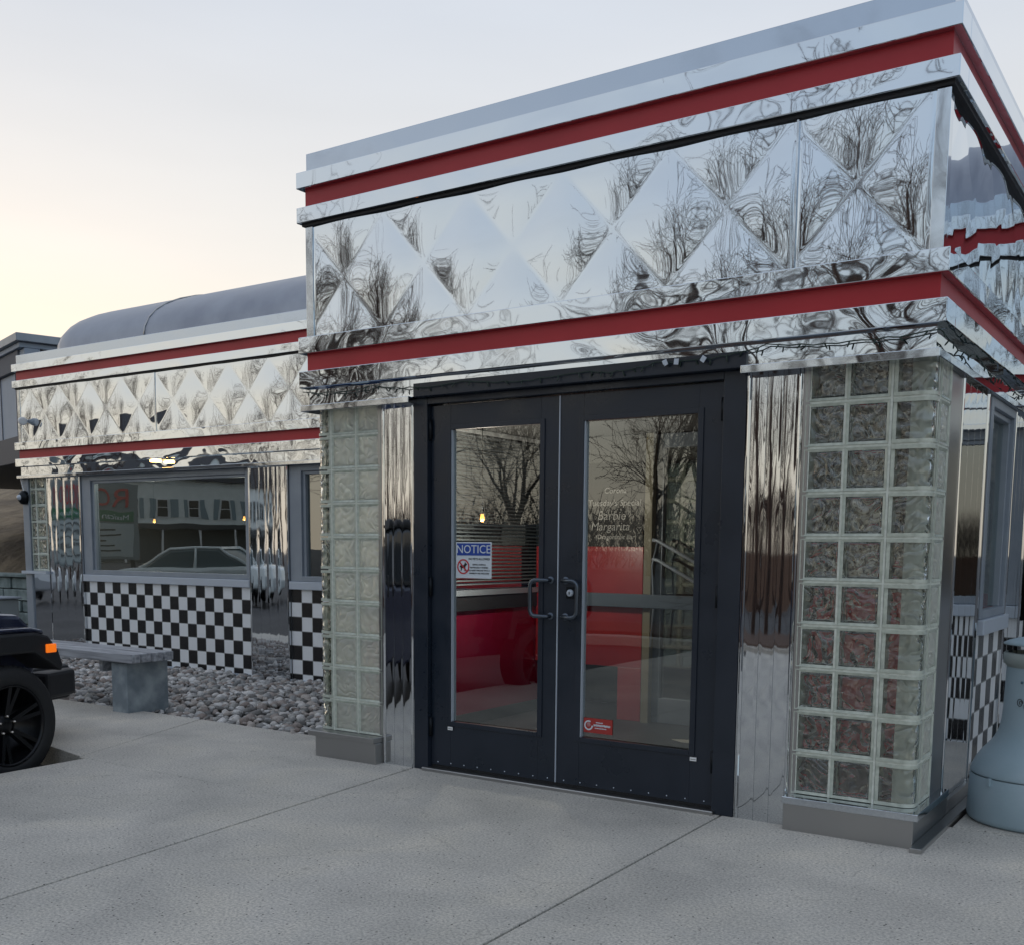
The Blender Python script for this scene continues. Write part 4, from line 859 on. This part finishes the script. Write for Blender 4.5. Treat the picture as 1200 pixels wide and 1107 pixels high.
for s in (1, -1):
    fl = MB()
    out = [(.86, .60), (.90, .86), (.98, .93), (1.42, .925), (1.52, .90), (1.60, .80), (1.635, .70), (1.62, .66), (1.50, .74), (1.40, .80), (1.04, .80), (.97, .74), (.93, .60)]
    xs_ = sorted((s*.60, s*.93)); fl.prism([(a, b) for a, b in out][::-1], xs_[0], xs_[1], axis='x'); f_ = fl.build('fender', PB if 0 else M['blackplastic'], sv, bevel=.018)
    xs2 = sorted((s*.60, s*.915)); MB().prism([(.95, .9305), (1.42, .9265), (1.50, .905), (1.49, .935), (1.40, .955), (.97, .96)], *xs2, axis='x').build('fender_top', PB, sv, bevel=.012)
    MB().box(*sorted((s*.925, s*.942)), 1.49, 1.57, .79, .845).build('side_marker', M['amber'], sv, bevel=.006)
    fl = MB(); xs_ = sorted((s*.60, s*.91)); fl.prism([(-1.80, .60), (-1.74, .90), (-1.0, .90), (-.92, .60), (-1.0, .60), (-1.06, .80), (-1.66, .80), (-1.72, .60)], *xs_, axis='x'); fl.build('fender', M['blackplastic'], sv, bevel=.015)
    wheel(sv, s*.80, 1.22, .365, .365, s, wid=.24); wheel(sv, s*.80, -1.36, .365, .365, s, wid=.24)
    MB().lathe([(0, 1.66), (.09, 1.66), (.10, 1.62)], (s*.42, 0, .88), 20, axis='y').build('headlight', M['car_glass'], sv)
    MB().box(*sorted((s*.66, s*.84)), .38, .46, 1.06, 1.24).build('mirror', M['blackplastic'], sv, bevel=.02)
g = MB(); g.prism([(-.50, 1.66), (.50, 1.66), (.50, 2.12), (.30, 2.20), (-.30, 2.20), (-.50, 2.12)], .40, .64); g.build('bumper', M['blackplastic'], sv, bevel=.03)
MB().box(-.35, .35, 1.60, 1.675, .66, .94).build('grille', M['blackplastic'], sv, bevel=.01)
# bumper ends
for s in (1, -1):
    q = [(s*.501, 1.74), (s*.501, 2.12), (s*.60, 2.06), (s*.66, 1.76)]
    MB().prism(q if s > 0 else q[::-1], .44, .62).build('bumper_end', M['blackplastic'], sv, bevel=.025)

M['sedan_glass'] = mat('sedan_glass', (.13, .17, .18), .08)
def sedan(name, label, loc, rz, col, group=None):
    c = thing(name, label, 'car', loc, rz, group); pt = paint(name+'_paint', col)
    body = [(-2.2, .32), (2.15, .32), (2.25, .45), (2.22, .66), (2.05, .78), (1.05, .93), (-1.55, .98), (-2.2, .92), (-2.28, .6)]
    MB().prism(body, -.86, .86, axis='x').build('body', pt, c, bevel=.09)
    MB().prism([(1.02, .92), (.30, 1.36), (-.85, 1.40), (-1.62, .97)], -.70, .70, axis='x').build('windows', M['sedan_glass'], c, bevel=.06)
    MB().prism([(.34, 1.345), (.18, 1.42), (-.78, 1.45), (-.92, 1.39)], -.69, .69, axis='x').build('roof', pt, c, bevel=.03)
    g = MB()
    for s in (-1, 1): g.tube([(s*.74, 1.08, .93), (s*.67, .30, 1.38), (s*.66, -.88, 1.42), (s*.74, -1.66, .97)], .035, 6); g.tube([(s*.76, -.3, .95), (s*.67, -.28, 1.4)], .035, 6)
    g.build('pillars', pt, c)
    for s in (-1, 1):
        for y in (1.35, -1.4):
            g = MB(); g.lathe([(0, .11*s), (.19, .11*s), (.22, .08*s), (.31, .09*s), (.33, 0), (.31, -.1*s)], n=28, axis='x'); g.build('wheel', M['tyre'], c, loc=(s*.80, y, .33))
        MB().box(*sorted((s*.5, s*.78)), 2.14, 2.235, .62, .74).build('headlight', M['white_plastic'], c, bevel=.02)
    return c
GR = 'cars reflected in the diner windows and chrome'
sedan('parked_sedan', 'pale grey green sedan seen only as a reflection in the dining car window', (-19.4, -6.2, -.15), R(62), (.85, .92, .92), GR)
sedan('parked_sedan', 'white sedan seen only as a reflection in the dining car chrome', (-24.5, -3.2, -.15), R(62), (.6, .62, .65), GR)
sedan('parked_sedan', 'dark blue car seen only as a reflection in the entrance pilaster', (-11.5, -10.0, -.15), R(10), (.02, .04, .10), GR)

# ------------------------------------------------------------------ houses across the street
def house(x, y, rz, w_, d_, h_, col, label, windows, roofc=(.05, .048, .05)):
    t = thing('house', label, 'house', (x, y, -.15), rz)
    m_ = add_bump(add_mottle(mat('siding', col, .7), 2, tuple(c*.9 for c in col), col), [((0, 0, 1), 8, 0, .01, 0)])
    MB().box(-w_/2, w_/2, -d_/2, d_/2, 0, h_).build('wall', m_, t)
    g = MB(); g.prism([(-d_/2-.4, h_), (d_/2+.4, h_), (0, h_+2.4)], -w_/2-.3, w_/2+.3, axis='x'); g.build('roof', mat('shingle', roofc, .9), t)
    if windows:
        MB().box(-w_/2+.3, w_/2-.3, d_/2, d_/2+2.0, 2.75, 3.15).build('porch_roof', mat('porch_roof', (.05, .055, .06), .8), t); MB().box(-w_/2+.3, w_/2-.3, d_/2+.02, d_/2+.12, .05, 2.74).build('porch_shade', mat('porch_shade_colour', (.10, .11, .11), .8), t)  # dark sheet paints the shade beneath the porch roof
        for k in range(6): MB().box(-w_/2+.5+k*(w_-1)/5-.08, -w_/2+.5+k*(w_-1)/5+.08, d_/2+1.8, d_/2+1.95, 0, 2.74).build('porch_post', M['white_plastic'], t)
    for (wx, wz) in windows:
        f = MB().box(wx-.5, wx+.5, d_/2, d_/2+.06, wz, wz+1.5).build('window', M['white_plastic'], t)
        g = MB(); g.box(wx-.42, wx+.42, d_/2+.061, d_/2+.08, wz+.08, wz+.72); g.box(wx-.42, wx+.42, d_/2+.061, d_/2+.08, wz+.78, wz+1.42); g.build('pane', M['car_glass'], f)
        for s in (-1, 1): MB().box(wx+s*.78-.2, wx+s*.78+.2, d_/2, d_/2+.05, wz, wz+1.5).build('shutter', mat('shutter', (.25, .33, .36), .7), f)
    return t
hx, hy = -73.2, -48.7; ang = math.atan2(-(0-hx+1), (0-hy))   # faces the diner
house(hx, hy, R(-56), 15, 9, 6.6, (.85, .9, .88), 'pale two-storey house with shutters, reflected in the dining car window', [(-6+2.4*k, 3.6) for k in range(6)])

ps = thing('street_sign_board', 'storefront sign with red letters, a green strip and a white menu, mirrored in the dining car window', 'sign', (-34.3, -13.9, -.15), R(-55))
MB().box(-1.5, 1.5, -.1, .1, .9, 3.75).build('sign_board', mat('sign_board', (.22, .26, .27), .7), ps); MB().box(-1.35, 1.35, .101, .13, 2.32, 2.72).build('green_strip', mat('sign_green', (.02, .16, .07), .5), ps)
MB().box(-1.35, 1.35, .101, .13, 1.0, 2.25).build('menu_panel', mat('menu_panel', (.42, .48, .48), .5), ps)
RB = (R(90), 0, R(180))
text_mesh('ROJO', .95, (0, .14, 3.18), RB, mat('sign_red_letters', (.5, .03, .03), .5), 'red_letters', ps, .02); text_mesh('Mexican Restaurant', .30, (0, .14, 2.50), RB, M['sign_white'], 'green_strip_text', ps, .005)
for k in range(5): MB().box(-1.1, .9-.3*(k % 3), .131, .14, 1.2+.2*k, 1.26+.2*k).build('menu_line', M['ink'], ps)
for x in (-1.3, 1.3): MB().box(x-.08, x+.08, -.08, .08, 0, .9).build('post', M['hinge'], ps)

# ------------------------------------------------------------------ lot beyond the camera: kerbed bed, fence, far woodland
g = MB(); g.prism([(-9, -11.6), (6, -11.6), (6, -9.4), (-9, -9.4)], -.16, 0.0); struct('kerb', g, M['concrete'], bevel=.02)
g = MB(); g.prism([(-8.8, -11.4), (5.8, -11.4), (5.8, -9.6), (-8.8, -9.6)], .002, .05); struct('planting_bed', g, mat('mulch', (.09, .05, .035), .95))
fn = thing('wooden_fence', 'brown wooden fence across the lot, seen only in reflections', 'fence', (-12, -24, -.15))
mf = add_mottle(mat('fence_wood', (.12, .07, .05), .8), 3, (.09, .055, .04), (.15, .09, .065), sc=(4, 4, .5))
g = MB()
for k in range(150): g.box(k*.2-.09+0, k*.2+.09, -.012, .012, .05, 1.35+.03*math.sin(k*2.3))
g.build('boards', mf, fn)
for k in range(11): MB().box(k*3-.06, k*3+.06, -.13, -.013, 0, 1.45).build('post', mf, fn)
def twigs(name, n, place, hmin, hmax, mt, wdt):
    V = np.empty((n, 3, 3)); 
    for i in range(n):
        x, y = place(rng.random(), rng.random()); h = rng.uniform(hmin, hmax)*(.75+.25*math.sin(x*.35)*math.sin(x*.13+1)); z = h*rng.random()**.7 - .15; a = rng.uniform(0, 3.14); L_ = rng.uniform(.3, 1.3); ln = rng.normal(0, .5, 2)
        V[i, 0] = (x, y, z); V[i, 1] = (x+wdt*math.cos(a), y+wdt*math.sin(a), z); V[i, 2] = (x+ln[0], y+ln[1], z+L_)
    me = bpy.data.meshes.new(name); me.from_pydata([tuple(p) for p in V.reshape(-1, 3).tolist()], [], [(3*i, 3*i+1, 3*i+2) for i in range(n)]); me.materials.append(mt); o = bpy.data.objects.new(name, me); COL.objects.link(o); return o
M['twig'] = mat('twig_brown', (.045, .032, .026), .95)
def arc(u, v): a = R(-100 + 118*u); r_ = 62 + 12*v; return (-6 + r_*math.sin(a)*1.0 if False else -6 + r_*math.sin(R(180)+a*-1+R(50)), -r_*math.cos(R(50)-a)*1.0)
def arc(u, v):
    a = R(128 + 96*u); r_ = 60 + 14*v; return (r_*math.sin(a), r_*math.cos(a))
tag(twigs('woodland', 26000, arc, 3.5, 6.0, M['twig'], .10), 'distant leafless woodland edge behind the lot, seen only in reflections', 'woodland', kind='stuff')

# ------------------------------------------------------------------ bare trees (reflected in the chrome)
M['bark'] = add_mottle(mat('bark', (.06, .042, .036), .9), 8, (.026, .016, .013), (.085, .046, .034))
def tree_mesh(seed, H, depth=5):
    r_ = np.random.default_rng(seed); P0 = []; 
    V = []; F = []; cnt = [0]
    def seg(p, q, ra, rb):
        d = q-p; L_ = np.linalg.norm(d); d = d/L_; a = np.cross(d, [0.3, .9, .2]); a /= np.linalg.norm(a); b = np.cross(d, a); o = len(V)
        n = 6 if ra > .06 else 3
        for c, rr in ((p, ra), (q, rb)):
            for k in range(n): t = 2*math.pi*k/n; V.append(c + (a*math.cos(t)+b*math.sin(t))*rr)
        for k in range(n): F.append((o+k, o+(k+1) % n, o+n+(k+1) % n, o+n+k))
    crown = []
    def grow(p, d, L_, rad, lev, store):
        pts = [p]; n = 3 if lev < 4 else 2; dd = d.copy()
        for i in range(n):
            dd = dd + r_.normal(0, .10+.035*lev, 3) + np.array([0, 0, .05]); dd /= np.linalg.norm(dd); pts.append(pts[-1] + dd*L_/n)
        rads = [rad*(1-.38*i/n) for i in range(n+1)]
        for i in range(n): store.append((pts[i], pts[i+1], rads[i], rads[i+1]))
        if lev >= depth: return
        k = {0: 5, 1: 4, 2: 4, 3: 3, 4: 2}.get(lev, 2)
        for c in range(k):
            t = r_.uniform(.35, 1.0) if c else 1.0; i = min(n-1, int(t*n)); f = t*n-i; q = pts[i]*(1-f)+pts[i+1]*f
            sp = .30 + .1*min(lev, 3) if c else .18
            nd = dd + r_.normal(0, sp, 3); nd /= np.linalg.norm(nd)
            grow(q, nd, L_*r_.uniform(.55, .80), rads[-1]*r_.uniform(.5, .72), lev+1, crown)
    trunk = []; grow(np.zeros(3), np.array([0, 0, 1.0]), H*.30, H*.017, 0, trunk)
    res = []
    for st in (trunk, crown):
        V = []; F = []
        for s in st: seg(s[0], s[1], max(s[2], .0105), max(s[3], .0075))
        me = bpy.data.meshes.new('tree'); me.from_pydata([tuple(map(float, v)) for v in V], [], F); me.materials.append(M['bark']); me.update(); res.append(me)
    return res
TM = [tree_mesh(s, h) for s, h in ((1, 13), (2, 14), (3, 12), (5, 13))]
def tree(k, x, y, s, rz):
    t = thing('bare_tree', 'bare winter tree standing across the lot, seen only reflected in the chrome and glass', 'tree', (x, y, -.15), rz, 'bare trees reflected in the chrome')
    t.scale = (s, s, s)
    for nm, me in zip(('trunk', 'crown'), TM[k]):
        o = bpy.data.objects.new(nm, me); COL.objects.link(o); o.parent = t
for k, x, y, s, rz in ((0, -3.0, -12.5, .95, 0), (1, -5.6, -14, .95, 1), (2, -.4, -13.5, .9, 2), (3, -15.4, -14, .9, 3), (1, -18.5, -15, 1.0, 4), (0, 2.8, -13, 1.0, 2.2), (2, -27, -37, 1.0, 1.4),
                       (3, -33, -34, 1.0, .3), (1, -14, -34, 1.0, 2.9), (2, 9, -18, 1.1, .7), (0, -2, -33, 1.1, .9), (1, -22, -44, 1.2, 4.4), (2, -56, -15, 1.2, 3.3), (1, 16, -12, 1.0, 5.2),
                       (0, -18, -40, 1.1, 1.1), (3, -25, -48, 1.2, 2.2), (2, -31, -45, 1.1, 3.9), (0, -9, -42, 1.2, 5.9), (1, -23, -18, 1.0, 0.5), (2, -46, -21, 1.15, 0.5), (3, -41.5, -31, 1.15, 4.5), (0, -53, -21, 1.2, 2.5)):
    tree(k, x, y, s, rz)

# ------------------------------------------------------------------ hillside and the neighbour at far left
M['dirt'] = add_bump(add_mottle(mat('dirt', (.10, .075, .05), .95), 1.2, (.13, .10, .07), (.27, .21, .14), detail=9), [((1,1,1), 3, 6, .12, 0)])
V = []; F = []; n1, n2 = 40, 14
for j in range(n2+1):
    for i in range(n1+1):
        x = -46+36*i/n1; y = 6+26*j/n2; V.append((x - 9*0, y, -.1 + 6.5*(j/n2)**.6*min(1, (n1-i)/12) + .25*math.sin(x*.9+y*.5)*min(1, j/3)))
for j in range(n2):
    for i in range(n1): a = j*(n1+1)+i; F.append((a, a+1, a+n1+2, a+n1+1))
g = MB(); g.add(V, F, 0, True); struct('hillside', g, M['dirt'])
nb = thing('neighbour_building', 'grey panelled building with a dark overhanging fascia left of the diner', 'building', (-13.73, 4.60, 0), R(0))
M['sid'] = add_mottle(mat('blue_grey_panel', (.30, .36, .44), .55), 1.5, (.28, .34, .42), (.33, .39, .47)); M['dkf'] = mat('dark_fascia', (.055, .065, .085), .6); M['gry'] = mat('grey_panel', (.13, .135, .155), .7)
NL = Vector((-.956, -.294)); 
def nbox(x0, x1, y0, y1, z0, z1, name, mt, bv=.01): return MB().box(x0, x1, y0, y1, z0, z1).build(name, mt, nb, rot=(0, 0, R(-17)), bevel=bv)
nbox(-9, 0, .0, 6, 2.95, 3.93, 'wall_panel', M['sid']); nbox(-9, -.25, -.06, 5.9, 3.931, 4.22, 'upper_fascia', M['gry']); nbox(-9, .10, -.16, 6.1, 4.30, 4.42, 'roof_edge', M['alu']); nbox(-9, .02, -.10, 6, 4.221, 4.299, 'gutter', M['sid'])
nbox(-.249, .02, -.03, .20, 3.931, 4.22, 'corner_box', M['sid']); nbox(-.249, .04, .2005, 5.9, 3.931, 4.22, 'side_fascia', M['interior_dark'])
nbox(-9, .05, -.08, 6, 2.55, 2.949, 'lower_fascia', M['dkf']); nbox(-9, .0, 5.2, 5.3, -.2, 2.549, 'rear_wall', M['interior_dark'])
for k in range(5): nbox(-.62-.9*k, -.60-.9*k, -.012, -.002, 2.96, 3.92, 'panel_seam', M['gry'], 0)
nbox(-.06, .04, -.1, .02, -.1, 2.549, 'post', M['dkf'])
t = thing('spot_lamp', 'tiny lit white lamp under the neighbouring building overhang', 'lamp', (-14.05, 5.3, 2.10)); MB().lathe([(0, -.03), (.03, -.02), (.035, .0), (.02, .03), (0, .035)], n=12).build('bulb', emit('white_lamp', (.9, .95, 1), 6), t)
MB().box(-.01, .01, -.01, .01, .03, .45).build('stem', M['hinge'], t)
# pale block wall and utility cabinet at the foot of the slope
rw = thing('retaining_wall', 'low grey green stone wall at the foot of the dirt slope, left of the diner', 'wall', (-14.6, 4.6, -.1))
M['stonewall'] = add_bump(add_mottle(mat('wall_stone', (.20, .25, .25), .85), 5, (.13, .17, .17), (.27, .33, .33)), [((1,1,1), 7, 4, .02, 0)])
rr_ = random.Random(4); g = MB(); z = 0
for row in range(5):
    x = -3.0+rr_.uniform(0, .2)
    while x < 1.1:
        L_ = rr_.uniform(.22, .45); g.box(x, x+L_-.012, rr_.uniform(-.02, .02), .3, z, z+.168); x += L_
    z += .18
g.build('stone_courses', M['stonewall'], rw, bevel=.012); MB().box(-3, 1.1, -.06, .36, .90, .95).build('coping', M['stonewall'], rw, bevel=.01)
uc = thing('utility_cabinet', 'small pale grey cabinet with a dark slot, standing left of the diner end post', 'cabinet', (-13.2, 3.75, -.1))
MB().box(-.45, .05, -.2, .2, 0, .62).build('case', mat('cabinet_grey', (.36, .41, .43), .5), uc, bevel=.02); MB().box(-.34, -.14, -.215, -.2005, .50, .53).build('slot', M['ink'], uc); MB().box(-.48, .08, -.23, .23, .621, .65).build('lid', M['alu_light'], uc, bevel=.008)
